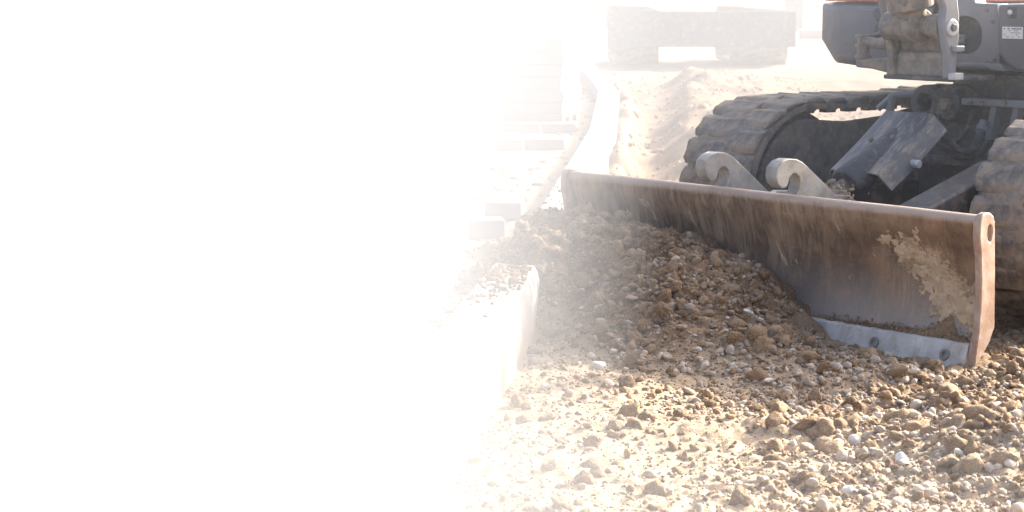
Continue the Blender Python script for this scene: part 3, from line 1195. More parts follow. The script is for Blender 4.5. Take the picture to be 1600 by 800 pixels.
def side_gear(parent, u0, u1, front, rear, inner):
    """idler, sprocket, rollers and the box frame that carry one track"""
    um = (u0 + u1) / 2
    (v0, z0, r0), (v1, z1, r1) = front, rear
    f = MB()
    f.prism([(v0 + .02, z0 - .08), (v0 + .02, z0 + .06), (v0 + .35, z0 + .10), (v1 - .15, z1 + .10), (v1 - .12, z0 - .10), (v0 + .25, z0 - .13)], um - .075, um + .075, 'u')
    f.build('track_frame', M['under'], parent, .01)
    ui = u1 - .03 if inner else u0 + .03
    sp = arc((v0 + .01, z0), r0 - .055, 100, 262, 22) + [(v0 + .3, z0 - r0 + .07), (v1 - .2, z0 - r0 + .07), (v1 - .1, z1 + .16), (v0 + .72, z0 + .262), (v0 + .50, z0 + .256), (v0 + .36, z0 + .236), (v0 + .18, z0 + .226)]
    MB().prism(sp, ui - .012, ui + .012, 'u').build('side_plate', M['under'], parent, .006)
    w = MB()
    w.ring((um - .05, v0, z0), (um + .05, v0, z0), r0 - .032, r0 - .10, 36)
    w.tube([(um - .03, v0, z0), (um + .03, v0, z0)], r0 - .09, 32)
    w.tube([(um - .09, v0, z0), (um + .09, v0, z0)], .055, 20)
    w.build('idler_wheel', M['under'], parent, .006)
    w = MB()
    w.tube([(um - .03, v1, z1), (um + .03, v1, z1)], r1 - .05, 28)
    w.tube([(um - .11, v1, z1), (um + .11, v1, z1)], .10, 24)
    for k in range(12):
        a = 2 * PI * k / 12
        w.box((um, v1 + (r1 - .045) * math.cos(a), z1 + (r1 - .045) * math.sin(a)), (.05, .05, .05), (a, 0, 0))
    w.build('drive_sprocket', M['under'], parent, .004)
    for k in range(4):
        vv = v0 + .30 + (v1 - v0 - .6) * k / 3
        zb = z0 - r0 + .03 + .075
        MB().tube([(um - .09, vv, zb), (um - .045, vv, zb), (um - .045, vv, zb - .0), (um + .045, vv, zb), (um + .09, vv, zb)], [.07, .07, .05, .05, .07], 18).build('track_roller', M['under'], parent, .004)


def hook_profile(u):
    pts = [(1112, 283), (1105, 276), (1102, 264), (1104, 251), (1112, 242), (1122, 238), (1134, 238.5), (1143, 243), (1152, 251), (1172, 270), (1207, 305),
           (1207, 316), (1132, 312), (1131, 295), (1137, 286), (1140, 275), (1139, 266), (1134, 260), (1128, 260.5), (1123, 266), (1121, 274), (1119, 281)]
    return [L(a, b, u=u)[1:] for a, b in pts]


def dozer_blade(parent, full=True):
    lipc, lipr = (.010, .403), .021
    front = arc(lipc, lipr, 20, 215, 10)
    front += [(-.006, .378), (.006, .350), (.018, .318), (.028, .28), (.033, .24), (.033, .20), (.028, .165), (.019, .13), (.006, .10), (-.006, .078), (-.010, .060)]
    back = [(.004, .055), (.010, .085), (.022, .112), (.034, .14), (.044, .17), (.049, .205), (.049, .245), (.044, .285), (.036, .322), (.026, .355), (.026, .385)]
    prof = front + back
    NU = 60
    V, F = [], []
    n = len(prof)
    for i in range(NU + 1):
        uu = -.836 + 1.672 * i / NU
        for (a, z) in prof:
            dent = .0035 * float(fbm(np.array([uu * 5.0]), np.array([z * 9.0]), 3, 77)[0]) if full else 0
            V.append((uu, a + dent, z + dent * .3))
    for i in range(NU):
        for k in range(n):
            j = (k + 1) % n
            F.append((i * n + k, i * n + j, (i + 1) * n + j, (i + 1) * n + k))
    me = tri_mesh('dozer_blade', np.array(V), np.array(F))
    bm = bmesh.new()
    bm.from_mesh(me)
    bm.verts.ensure_lookup_table()
    bm.faces.new([bm.verts[k] for k in range(n)])
    bm.faces.new([bm.verts[NU * n + k] for k in range(n)])
    bmesh.ops.recalc_face_normals(bm, faces=bm.faces)
    bm.to_mesh(me)
    bm.free()
    sharp_by_angle(me, 40)
    bl = link('dozer_blade', me, M['blade'], parent)
    # end plates with their eye
    out = [(1530, 352), (1531, 343), (1535, 336), (1542, 332), (1550, 333), (1556, 338), (1559, 347), (1560, 420), (1559.5, 512), (1549, 536), (1519.5, 580),
           (1523, 548), (1528, 522), (1531.5, 480), (1533, 440), (1532, 400), (1529, 372)]
    o2 = [L(a, b, u=.86)[1:] for a, b in out]
    hole = [L(a, b, u=.86)[1:] for a, b in [(1549, 351), (1553, 355), (1554, 365), (1552, 375), (1549, 379), (1545.5, 375), (1544.5, 365), (1546, 355)]]
    for sd in (1, -1):
        b = MB()
        bm = b.bm
        d0 = sd * .838
        loops = []
        for outer in (0, 1):
            dd = (lambda v_: d0 + (sd * (.026 - .17 * (v_ + .02)) if outer else 0))
            oo = [bm.verts.new((dd(q[0]), q[0], q[1])) for q in o2]
            hh = [bm.verts.new((dd(q[0]), q[0], q[1])) for q in hole]
            eo = [bm.edges.new((oo[i], oo[(i + 1) % len(oo)])) for i in range(len(oo))]
            eh = [bm.edges.new((hh[i], hh[(i + 1) % len(hh)])) for i in range(len(hh))]
            bmesh.ops.triangle_fill(bm, use_beauty=True, use_dissolve=False, edges=eo + eh)
            loops.append((oo, hh))
        for which in (0, 1):
            A, B = loops[0][which], loops[1][which]
            for i in range(len(A)):
                j = (i + 1) % len(A)
                bm.faces.new((A[i], A[j], B[j], B[i]))
        e = b.build('end_plate', M['plate'], bl, .004)
        e['label'] = 'scraped pinkish steel end plate with a lifting eye' if sd == 1 else 'far end plate of the blade half buried in the heap'
    # bolted cutting edge
    b = MB()
    b.prism([(-.012, .080), (-.022, .074), (-.048, .004), (-.040, .0), (-.030, .004), (-.004, .07)], -.835, .835, 'u')
    ce = b.build('cutting_edge', M['edge'], bl, .003)
    ce['label'] = 'bright worn cutting edge along the foot of the blade'
    nrm = Vector((0, -.937, .349)).normalized()
    for q in range(8):
        uu = .765 - .255 * q
        c = Vector((uu, -.0352, .040))
        bo = MB()
        bo.ring(c - nrm * .004, c + nrm * .0045, .0165, .0075, 24)
        bo.tube([c - nrm * .004, c + nrm * .0005], .008, 16)
        bo.build('bolt', M['plate_dark'], bl, .0012)
    if full:
        for u_ in (-.16, .135):
            pr = hook_profile(-.16)
            MB().prism(pr, u_ - .045, u_, 'u').build('lifting_hook', M['hook'], bl, .0022)
        # stiffeners behind
        for u_ in (-.5, .55):
            MB().prism([(.054, .10), (.052, .34), (.10, .30), (.12, .10)], u_ - .012, u_ + .012, 'u').build('stiffener', M['dark_paint'], bl, .003)
    return bl


def local_mud(parent):
    """soil lying on top of the cutting edge and stuck to the face"""
    us = np.linspace(.16, .832, 230)
    NPF = 8
    V, F = [], []
    for i, uu in enumerate(us):
        g = .016 + .010 * float(fbm(np.array([uu * 14]), np.array([.5]), 4, 5)[0]) + .050 * max(0, 1 - abs(uu - .735) / .045) ** 1.4 + .020 * max(0, 1 - abs(uu - .72) / .16)
        g *= min(1, (uu - .16) / .05 + .1) * min(1, (.84 - uu) / .03)
        th = .006 + .010 * min(1, g / .03)
        for k in range(NPF):
            t = k / (NPF - 1)
            z = .070 + g * t
            face = np.interp(z, [.06, .078, .10, .13, .165], [-.010, -.006, .006, .019, .028])
            n_ = .005 * float(fbm(np.array([uu * 60]), np.array([t * 4.0]), 4, 6)[0])
            V.append((uu, face + .003 - (th * math.sin(PI * min(1, t * .86 + .14)) + n_ * math.sin(PI * t)), z + n_ * .5))
    for i in range(len(us) - 1):
        for k in range(NPF - 1):
            F.append((i * NPF + k, (i + 1) * NPF + k, (i + 1) * NPF + k + 1, i * NPF + k + 1))
    me = tri_mesh('soil_ledge', np.array(V), np.array(F))
    link('soil_ledge', me, M['clod'], parent)
    fz = np.array([.06, .078, .10, .13, .165, .20, .24, .28, .318, .350, .378])
    fv = np.array([-.010, -.006, .006, .019, .028, .033, .033, .028, .018, .006, -.006])

    def caked(name, ua, ub, za, zb, mask, thick, nu, nz):
        U, Z = np.meshgrid(np.linspace(ua, ub, nu), np.linspace(za, zb, nz))
        m_ = mask(U, Z)
        t_ = np.where(m_ > 0, thick * (.25 + np.clip(m_, 0, .6)) * (1 + .8 * fbm(U * 70, Z * 70, 3, 12)), -.005)
        dent = .0035 * fbm(U * 5.0, Z * 9.0, 3, 77)
        Vv = np.stack([U, np.interp(Z, fz, fv) + dent - t_, Z], 2).reshape(-1, 3)
        q = np.arange(nu * nz).reshape(nz, nu)
        Ff = np.stack([q[:-1, :-1].ravel(), q[:-1, 1:].ravel(), q[1:, 1:].ravel(), q[1:, :-1].ravel()], 1)
        vis = (m_ > 0).ravel()
        Ff = Ff[vis[Ff].any(1)]
        link(name, tri_mesh(name, Vv, Ff), M['dry_mud'], parent)

    def patch(U, Z):
        rr = ((U - .70) / .17) ** 2 + ((Z + .55 * (U - .62) - .265) / .075) ** 2
        return .42 + 1.5 * fbm(U * 9, Z * 13, 5, 101, .6) + 1.0 * fbm(U * 75, Z * 75, 3, 107) - rr * .62
    caked('mud_patch', .36, .834, .10, .375, patch, .006, 210, 120)

    def smears(U, Z):
        a_ = U + .5 * Z
        return -.50 + .35 * fbm(U * 4, Z * 6, 2, 119) + 1.15 * fbm(a_ * 34 + 3 * fbm(U * 5, Z * 5, 2, 117), Z * 9, 3, 121, .6) + .7 * fbm(a_ * 110, Z * 40, 2, 127) - .5 * np.abs(U + .15) ** 1.5 - 3.5 * np.clip(.22 - Z, 0, 1)
    caked('mud_smear', -.80, .50, .16, .372, smears, .0018, 640, 100)
    r = np.random.default_rng(8)
    P, S = [], []
    for _ in range(240):
        uu = r.uniform(.30, .83)
        top = .080 + r.uniform(0, 1) ** 2 * (.02 + .03 * max(0, 1 - abs(uu - .73) / .10))
        vv = np.interp(top, [.06, .078, .10, .13], [-.010, -.006, .006, .019]) - .010
        P.append((uu, vv, top))
        S.append(r.uniform(.002, .0055))
    me = scatter('caked_soil', np.array(P), np.array(S), CLOD, .8, r)
    o = link('caked_soil', me, M['clod'], parent)
    o['kind'] = 'stuff'


def excavator():
    e = empty('excavator', (C0[0], C0[1], 0), TH)
    tag(e, 'dusty mini excavator with grey body and rubber tracks pushing soil with its dozer blade', 'excavator')
    bl = dozer_blade(e)
    local_mud(bl)
    FRONT, REAR = (.75, .335, .302), (2.15, .345, .312)
    for (u0, u1) in ((-.79, -.48), (.445, .765)):
        track(e, u0, u1, FRONT, REAR, 46, True, 3 if u0 < 0 else 9)
        side_gear(e, u0, u1, FRONT, REAR, u0 < 0)
    # ---- centre frame under the house
    b = MB()
    b.prism([(-.33, .56), (-.22, .655), (.30, .655), (.44, .56), (.44, .30), (-.33, .30)], 1.05, 1.95, 'v')
    b.build('centre_frame', M['dark_paint'], e, .015)
    for sd in (-1, 1):
        b = MB()
        b.prism([(sd * .30, .30), (sd * .30, .54), (sd * .565, .44), (sd * .565, .27)] if sd > 0 else [(sd * .565, .27), (sd * .565, .44), (sd * .30, .54), (sd * .30, .30)], 1.05, 1.22, 'v')
        b.prism([(sd * .30, .30), (sd * .30, .54), (sd * .565, .44), (sd * .565, .27)] if sd > 0 else [(sd * .565, .27), (sd * .565, .44), (sd * .30, .54), (sd * .30, .30)], 1.70, 1.87, 'v')
        b.build('frame_leg', M['dark_paint'], e, .012)
    b = MB()
    b.ring((0, 1.45, .655), (0, 1.45, .735), .37, .25, 48)
    b.build('slew_ring', M['dark_paint'], e, .006)
    # guard rail of the far track frame: light bent bar with two posts
    pts = [L(1372, 170, v=.98), L(1394, 150, v=1.0), L(1402, 148, v=1.01), L(1440, 146, v=1.02), L(1462, 150, v=1.03)]
    MB().tube(pts, .011, 8).build('guard_bar', M['frame_paint'], e)
    MB().tube([L(1394, 150, v=1.0), L(1390, 180, v=1.0)], .014, 8).build('guard_post', M['frame_paint'], e)
    # travel motor boss
    c = L(1476, 162, v=.96)
    b = MB()
    b.tube([(c[0], 1.06, c[2]), (c[0], .98, c[2]), (c[0], .96, c[2])], [.062, .062, .052], 28)
    b.build('pivot_boss', M['dark_paint'], e, .005)
    b = MB()
    b.tube([(c[0] + .012, .965, c[2]), (c[0] + .012, .935, c[2])], .020, 6)
    b.build('boss_bolt', M['cast'], e, .002)
    c2 = L(1447, 160, v=.98)
    MB().ring((c2[0], 1.06, c2[2]), (c2[0], .97, c2[2]), .058, .030, 28).build('swivel_collar', M['dark_paint'], e, .005)
    # cross rail and ribs on the near side
    a, d = L(1506, 160, v=.98), L(1640, 164, v=.98)
    MB().box(((a[0] + d[0]) / 2, .99, (a[2] + d[2]) / 2), (d[0] - a[0], .05, .022)).build('cross_rail', M['frame_paint'], e, .004)
    for px in (1553, 1588):
        a, d = L(px + 4, 166, v=1.0), L(px - 6, 218, v=1.0)
        MB().prism([(a[0] - .012, a[2]), (a[0] + .012, a[2]), (d[0] + .012, d[2]), (d[0] - .012, d[2])], .985, 1.02, 'v').build('frame_rib', M['frame_paint'], e, .003)
    # belly plate with light between it and the ground
    a = L(1500, 245, v=.9)
    MB().box((.05, 1.0, a[2] - .02), (.64, .12, .03)).build('belly_plate', M['dark_paint'], e, .004)
    # hydraulic hose with its fitting
    hp = [L(1448, 226, v=.78), L(1460, 214, v=.82), L(1473, 212, v=.86), L(1486, 224, v=.88), L(1498, 235, v=.90), L(1511, 238, v=.91), L(1522, 232, v=.92), L(1529, 218, v=.93), L(1532, 204, v=.95)]
    hv = [Vector(p) for p in hp]
    sm = []
    for i in range(len(hv) - 1):
        p0, p1, p2, p3 = hv[max(i - 1, 0)], hv[i], hv[i + 1], hv[min(i + 2, len(hv) - 1)]
        for k in range(6):
            t = k / 6
            sm.append(.5 * ((2 * p1) + (p2 - p0) * t + (2 * p0 - 5 * p1 + 4 * p2 - p3) * t * t + (3 * p1 - p0 - 3 * p2 + p3) * t ** 3))
    sm.append(hv[-1])
    hs = MB().tube(sm, .0125, 12).build('hydraulic_hose', M['hose'], e)
    f0, f1 = Vector(L(1532, 205, v=.95)), Vector(L(1537, 189, v=.97))
    MB().tube([f0, f0.lerp(f1, .5), f0.lerp(f1, .5), f1], [.019, .019, .014, .014], 6).build('hose_fitting', M['frame_paint'], hs, .002)
    def curve(pts, n=6):
        hv_ = [Vector(p) for p in pts]
        o_ = []
        for i in range(len(hv_) - 1):
            p0, p1, p2, p3 = hv_[max(i - 1, 0)], hv_[i], hv_[i + 1], hv_[min(i + 2, len(hv_) - 1)]
            for k in range(n):
                t = k / n
                o_.append(.5 * ((2 * p1) + (p2 - p0) * t + (2 * p0 - 5 * p1 + 4 * p2 - p3) * t * t + (3 * p1 - p0 - 3 * p2 + p3) * t ** 3))
        return o_ + [hv_[-1]]

    MB().tube(curve([L(1440, 232, v=.80), L(1462, 224, v=.84), L(1480, 236, v=.88), L(1500, 246, v=.92), L(1530, 240, v=.97), L(1548, 214, v=1.0)]), .010, 10).build('hydraulic_hose', M['hose'], e)
    MB().tube(curve([L(1470, 178, v=.97), L(1462, 196, v=.93), L(1468, 214, v=.90), L(1490, 222, v=.94), L(1512, 200, v=.98), L(1520, 172, v=1.0)]), .008, 10).build('hydraulic_hose', M['hose'], e)
    for px in (1516, 1535, 1570):
        q = L(px, 161, v=.963)
        MB().tube([(q[0], .966, q[2]), (q[0], .957, q[2])], .008, 6).build('rail_bolt', M['cast'], e)
    # ---- blade arms and lift cylinder
    for sd in (1, -1):
        top = [L(1400, 327, u=.30)[1:], L(1540, 251, u=.30)[1:]]
        (v0, z0), (v1, z1) = top
        b = MB()
        uu = .34 * sd
        if sd < 0:
            z0, z1 = z0 - .07, z1 - .12
        b.prism([(.04, z0 - .10), (.04, z0 - .06), (v0, z0), (v1, z1), (1.12, z1), (1.12, z1 - .13), (v1, z1 - .14), (v0, z0 - .15)], uu - .06, uu + .06, 'u')
        b.build('blade_arm', M['dark_paint'], e, .008)
    # bracket behind the blade and the cylinder eye
    for u_ in (-.075, .09):
        MB().prism([(.052, .10), (.052, .36), (.16, .41), (.30, .40), (.34, .37), (.33, .33), (.2, .2), (.1, .1)], u_ - .012, u_ + .012, 'u').build('cylinder_bracket', M['hook'], bl, .004)
    p0, p1 = Vector((.008, .285, .372)), Vector((.008, .70, .565))
    cyl = MB().tube([p0.lerp(p1, .22), p0.lerp(p1, .24), p0.lerp(p1, 1)], [.050, .056, .056], 28).build('blade_cylinder', M['dark_paint'], e, .003)
    MB().tube([p0.lerp(p1, .03), p0.lerp(p1, .25)], .026, 20).build('cylinder_rod', M['cast'], cyl)
    MB().ring((-.055, p0.y, p0.z), (.072, p0.y, p0.z), .042, .020, 28).build('rod_eye', M['cast'], cyl, .004)
    MB().tube([(-.105, p0.y, p0.z), (.122, p0.y, p0.z)], .020, 20).build('pivot_pin', M['cast'], cyl, .003)
    r = np.random.default_rng(4)
    P = np.array([(.008 + r.normal(0, .05), .30 + r.normal(0, .028), .40 + r.normal(0, .013)) for _ in range(110)])
    mu = link('caked_mud', scatter('caked_mud', P, r.uniform(.004, .012, 110), JAG, .8, r), M['mud'], cyl)
    mu['kind'] = 'stuff'
    # folded guard over the cylinder
    fl, fr = L(1293, 268, u=-.095), L(1376, 275, u=.10)
    bl_, br = L(1383, 176, u=-.10), L(1459, 179, u=.10)
    A = Vector((-.10, (fl[1] + fr[1]) / 2, (fl[2] + fr[2]) / 2))
    B = Vector((-.10, (bl_[1] + br[1]) / 2, (bl_[2] + br[2]) / 2))
    d = (B - A)
    ln = d.length
    d.normalize()
    nn = Vector((0, -d.z, d.y))                # up out of the plate
    w, tk, fh = .203, .006, .058
    sec = [(-w / 2 - .014, -fh), (-w / 2, 0), (-w / 2 + .010, .008), (w / 2 - .012, .008), (w / 2 + .002, .002), (w / 2 + .028, -fh),
           (w / 2 + .022, -fh), (w / 2 - .006, -.002), (w / 2 - .014, .002), (-w / 2 + .012, .002), (-w / 2 + .006, -.003), (-w / 2 - .008, -fh)]
    b = MB()
    bm = b.bm
    rings = []
    NS = 14
    for i in range(NS + 1):
        q = A + d * ln * i / NS
        sag = -.004 * math.sin(PI * i / NS)
        rings.append([bm.verts.new(Vector((a_, q.y, q.z)) + nn * (h_ + sag)) for a_, h_ in sec])
    for X, Y in zip(rings, rings[1:]):
        for k in range(len(sec)):
            j = (k + 1) % len(sec)
            bm.faces.new((X[k], X[j], Y[j], Y[k]))
    bm.faces.new(rings[0][::-1])
    bm.faces.new(rings[-1])
    cv = b.build('cylinder_guard', M['cover'], e, .0025)
    for (a_, s_) in ((-.032, .10), (.022, .10), (.03, .58), (-.045, .52)):
        c = A + d * (ln * s_) + Vector((a_ + .10, 0, 0)) + nn * .008
        MB().tube([c - nn * .004, c + nn * .003, c + nn * .007], [.0085, .0085, .004], 12).build('bolt_head', M['cast'], cv)
    c = A + d * (ln * .42) + Vector((.232, 0, 0)) - nn * .05
    MB().tube([c - Vector((.03, 0, 0)), c + Vector((.016, 0, 0))], .013, 10).build('guard_pin', M['light_steel'], cv, .002)

    # ---- upper body
    V1 = 1.0
    z_b = .742
    # counterweight-like front corner panel with its chamfers
    b = MB()
    bm = b.bm
    outl = [(-.733, .95), (-.733, .828), (-.665, .750), (-.50, .738), (-.16, .738), (-.16, .95), (-.30, .957), (-.67, .957)]
    fr_ = [(-.600, .935), (-.600, .83), (-.575, .772), (-.49, .752), (-.17, .752), (-.17, .94), (-.30, .943), (-.58, .943)]
    back_ = [(-.74, .955), (-.74, .825), (-.67, .742), (-.50, .732), (-.16, .732), (-.16, .955), (-.30, .962), (-.68, .962)]
    R0 = [bm.verts.new((q[0], V1 - .02, q[1])) for q in fr_]
    R1 = [bm.verts.new((q[0] + .0, V1 + .045, q[1])) for q in outl]
    R2 = [bm.verts.new((q[0], V1 + .9, q[1])) for q in back_]
    for X, Y in ((R0, R1), (R1, R2)):
        for k in range(len(X)):
            j = (k + 1) % len(X)
            bm.faces.new((X[k], X[j], Y[j], Y[k]))
    bm.faces.new(R0[::-1])
    bm.faces.new(R2)
    pn = b.build('body_panel', M['house'], e, .012, True, 3)
    # recessed hatch outline on the panel face
    hq = [L(a, c_, v=V1 - .02) for a, c_ in [(1311, 15), (1371, 15), (1380, 68), (1320, 68), (1313, 55)]]
    cx_, cz_ = sum(q[0] for q in hq) / 5, sum(q[2] for q in hq) / 5
    b = MB()
    b.prism([(q[0], q[2]) for q in hq], V1 - .0275, V1 - .012, 'v')
    b.build('hatch', M['house'], pn, .004, True, 3)
    MB().box((-.43, 1.40, .975), (.50, .80, .03)).build('trim_strip', M['red_paint'], e, .006)
    b = MB()
    b.prism([(1.08, .965), (1.14, 1.03), (1.45, 1.10), (2.30, 1.14), (2.36, 1.1), (2.36, .745), (1.9, .745), (1.9, .965)], -.72, -.27, 'u')
    b.build('engine_hood', M['house'], e, .03, True, 3)
    # main deck and near side frame with its oval opening
    b = MB()
    b.prism([(1.07, .745), (1.07, .955), (2.36, .955), (2.36, .745)], -.155, .44, 'u')
    b.build('deck', M['frame_paint'], e, .012)
    VF = 1.0
    fo = [L(a, c_, v=VF) for a, c_ in [(1478, -6), (1521, -4), (1524, 5), (1558, 6), (1562, 60), (1561, 105), (1548, 106), (1488, 106), (1478, 104)]]
    cen = L(1507, 56, v=VF)
    hole = []
    for k in range(28):
        a = 2 * PI * k / 28
        ca, sa = math.cos(a), math.sin(a)
        px = 1503 + 31 * math.copysign(abs(ca) ** .8, ca)
        py = 55 + 30 * math.copysign(abs(sa) ** .8, sa)
        hole.append(L(px, py, v=VF))
    b = MB()
    bm = b.bm
    loops = []
    for vv in (VF, VF + .055):
        oo = [bm.verts.new((q[0], vv, q[2])) for q in fo]
        hh = [bm.verts.new((q[0], vv, q[2])) for q in hole]
        ed = [bm.edges.new((oo[i], oo[(i + 1) % len(oo)])) for i in range(len(oo))] + [bm.edges.new((hh[i], hh[(i + 1) % len(hh)])) for i in range(len(hh))]
        bmesh.ops.triangle_fill(bm, use_beauty=True, use_dissolve=False, edges=ed)
        loops.append((oo, hh))
    for wch in (0, 1):
        X, Y = loops[0][wch], loops[1][wch]
        for i in range(len(X)):
            j = (i + 1) % len(X)
            bm.faces.new((X[i], X[j], Y[j], Y[i]))
    fp = b.build('swing_frame', M['frame_paint'], e, .007, True, 3)
    # lower flange of that frame and its foot
    a, d_ = L(1484, 100, v=.97), L(1548, 104, v=.97)
    MB().box(((a[0] + d_[0]) / 2, .985, (a[2] + d_[2]) / 2), (d_[0] - a[0], .05, .016)).build('lower_flange', M['frame_paint'], fp, .004)
    a = L(1560, 106, v=.975)
    MB().prism([(a[0] - .05, a[2] + .012), (a[0] + .015, a[2] + .012), (a[0] + .03, a[2] - .010), (a[0] - .025, a[2] - .010)], .965, 1.02, 'v').build('frame_foot', M['frame_paint'], fp, .004)
    for px, py in ((1541, 16), (1550, 34), (1553, 94), (1540, 98), (1498, 97)):
        q = L(px, py, v=VF - .003)
        MB().tube([(q[0], VF + .002, q[2]), (q[0], VF - .007, q[2])], .0065, 6).build('frame_bolt', M['cast'], fp)
    # things seen through the opening
    for k, (x0_, y0_, x1_, y1_) in enumerate(((1486, 57, 1509, 58), (1486, 63, 1507, 65), (1488, 74, 1500, 76))):
        MB().tube([L(x0_, y0_, v=1.03), L(x1_, y1_, v=1.045)], .010, 10).build('pipe', M['frame_paint'], fp)
    MB().box((cen[0], 1.064, cen[2]), (.22, .01, .2)).build('recess_back', M['dark_paint'], fp)
    # near dark panel with label and round bolt
    b = MB()
    pq = [L(a, c_, v=.97) for a, c_ in [(1558, 7), (1557, 60), (1558, 82), (1570, 100), (1588, 112)]]
    far_u = .43
    pl = [(q[0], q[2]) for q in pq] + [(far_u - .05, .735), (far_u, .78), (far_u, .97)]
    b.prism(pl, .97, 1.06, 'v')
    sp = b.build('side_panel', M['house'], e, .012, True, 3)
    a, d_ = L(1566.5, 41.5, v=.968), L(1598, 61, v=.968)
    lb = MB().box(((a[0] + d_[0]) / 2, .968, (a[2] + d_[2]) / 2), (d_[0] - a[0], .002, a[2] - d_[2])).build('data_label', M['label'], sp)
    lb['label'] = 'small white data label with lines of tiny print'
    b = MB()
    rr = random.Random(3)
    for row in range(5):
        zz = a[2] - (a[2] - d_[2]) * (.16 + .17 * row)
        x_ = a[0] + .006
        while x_ < d_[0] - .010:
            wd = rr.uniform(.003, .010)
            if rr.random() < (.55 if row != 2 else .7):
                b.box((x_ + wd / 2, .9665, zz), (wd, .001, .0022 if row else .004))
            x_ += wd + .0025
    b.build('print', M['ink'], lb)['kind'] = 'stuff'
    c = L(1579.5, 19.5, v=.966)
    MB().box((c[0] + .002, .968, c[2]), (.034, .004, .036)).build('bolt_recess', M['dark_paint'], sp, .004)
    MB().tube([(c[0], .97, c[2]), (c[0], .960, c[2]), (c[0], .957, c[2])], [.009, .009, .005], 16).build('round_bolt', M['chrome'], sp)
    # cab posts above, mostly out of view
    cab = MB()
    for (u_, v_) in ((-.05, 1.25), (.40, 1.25), (-.05, 2.2), (.40, 2.2)):
        cab.box((u_, v_, 1.56), (.06, .06, 1.18))
    cab.box((.175, 1.72, 2.17), (.54, 1.04, .05))
    cab.build('cab_frame', M['house'], e, .01)

    # ---- swing post (two cheeks, bosses, web), its side lug and the boom foot
    VK = .72
    lc = [L(a, c_, v=VK) for a, c_ in [(1371, -14), (1389, -14), (1388, 10), (1392, 30), (1396, 52), (1399, 80), (1402, 119), (1389, 118), (1391, 90), (1386, 55), (1384, 33)]]
    kp = MB()
    kp.prism([(q[0], q[2]) for q in lc], VK - .015, VK + .10, 'v')
    swing = kp.build('swing_post', M['cast'], e, .006)
    # near cheek: a plate in its own plane with a bright face
    ku = .105
    base = L(1478, 124, v=VK)
    chk = [(VK - .022, .735), (VK - .024, .80), (VK - .040, .86), (VK - .052, .905), (VK - .045, .95), (VK - .075, 1.01), (VK + .005, 1.01), (VK + .022, .93), (VK + .022, .86), (VK + .014, .80), (VK + .012, .735)]
    c_ = MB().prism(chk, ku, ku + .03, 'u').build('near_cheek', M['frame_paint'], swing, .006)
    c_['label'] = 'bright near cheek plate with the pin end'
    MB().tube([(ku + .02, VK - .014, .893), (ku + .036, VK - .014, .893)], .027, 24).build('pin_cap', M['light_steel'], swing, .004)
    MB().tube([(ku + .03, VK - .014, .893), (ku + .042, VK - .014, .893)], .013, 6).build('pin_bolt', M['dark_paint'], swing, .002)
    # cross bosses
    MB().tube([(-.125, VK - .015, .893), (-.052, VK - .015, .893)], [.046, .040], 28).build('pin_boss', M['cast'], swing, .005)
    MB().tube([(.022, VK - .015, .900), (.105, VK - .015, .893)], [.030, .044], 28).build('pin_boss', M['cast'], swing, .005)
    MB().tube([(-.055, VK - .02, .897), (.028, VK - .02, .897)], .052, 32).build('boom_eye', M['cast'], swing, .005)
    # barrel above the eye
    bar = MB().tube([(-.010, VK - .03, .925), (-.010, VK - .035, .95), (-.010, VK - .04, .952), (-.010, VK - .06, 1.06), (-.010, VK - .07, 1.12)], [.045, .045, .072, .072, .072], 32).build('boom_cylinder', M['cast'], swing, .004)
    MB().tube([(-.075, VK - .03, .94), (-.075, VK - .045, 1.06)], .022, 16).build('grease_pipe', M['cast'], swing, .003)
    # web between the cheeks and the foot plate
    MB().box((-.015, VK + .045, .83), (.20, .04, .19)).build('web', M['cast'], swing, .01)
    MB().prism([(-.11, .735), (.12, .735), (.105, .815), (-.095, .815)], VK + .0, VK + .030, 'v').build('lower_web', M['cast'], swing, .008)
    MB().box((.0, VK + .09, .733), (.27, .22, .014)).build('foot_plate', M['dark_paint'], swing, .004)
    f_ = L(1488, 119, v=VK)
    MB().box((ku + .043, VK - .005, f_[2]), (.030, .04, .022)).build('stop_block', M['light_steel'], swing, .003)
    f_ = L(1489, 76, v=VK)
    MB().box((ku + .043, VK + .0, f_[2]), (.024, .04, .018)).build('stop_block', M['frame_paint'], swing, .003)
    # side lug: two arms joined by a vertical pin (swing cylinder end)
    p_t, p_b = L(1349, 61, v=.80), L(1348, 100, v=.80)
    lug = MB()
    lug.tube([(p_t[0], .80, p_t[2] + .006), (p_t[0], .80, p_b[2] - .004)], .020, 18)
    lug = lug.build('swing_lug_pin', M['cast'], swing, .003)
    e1, e2 = L(1392, 66, v=.77), L(1395, 104, v=.77)
    MB().tube([(p_t[0], .80, p_t[2] - .004), ((p_t[0] + e1[0]) / 2, .79, p_t[2] - .012), (e1[0], .77, e1[2])], [.015, .017, .026], 14).build('swing_lug', M['cast'], swing, .003)
    MB().prism([(p_b[0] - .005, p_b[2] + .014), (p_b[0] + .03, p_b[2] + .018), (e2[0], e2[2] + .03), (e2[0] + .03, e2[2] + .03), (e2[0] + .03, .738), (e2[0] - .01, .738), (p_b[0] + .06, p_b[2] - .012), (p_b[0] - .005, p_b[2] - .010)], .77, .83, 'v').build('swing_lug', M['cast'], swing, .006)
    for zz in (.02, .055, .085):
        MB().ring((p_t[0], .80, p_b[2] + zz), (p_t[0], .80, p_b[2] + zz + .010), .026, .018, 16).build('pin_collar', M['cast'], lug)
    MB().tube(curve([L(1380, -20, v=.80), L(1378, 6, v=.80), L(1383, 30, v=.79), L(1379, 50, v=.80), L(1366, 57, v=.84)]), .011, 10).build('hydraulic_hose', M['hose'], swing)
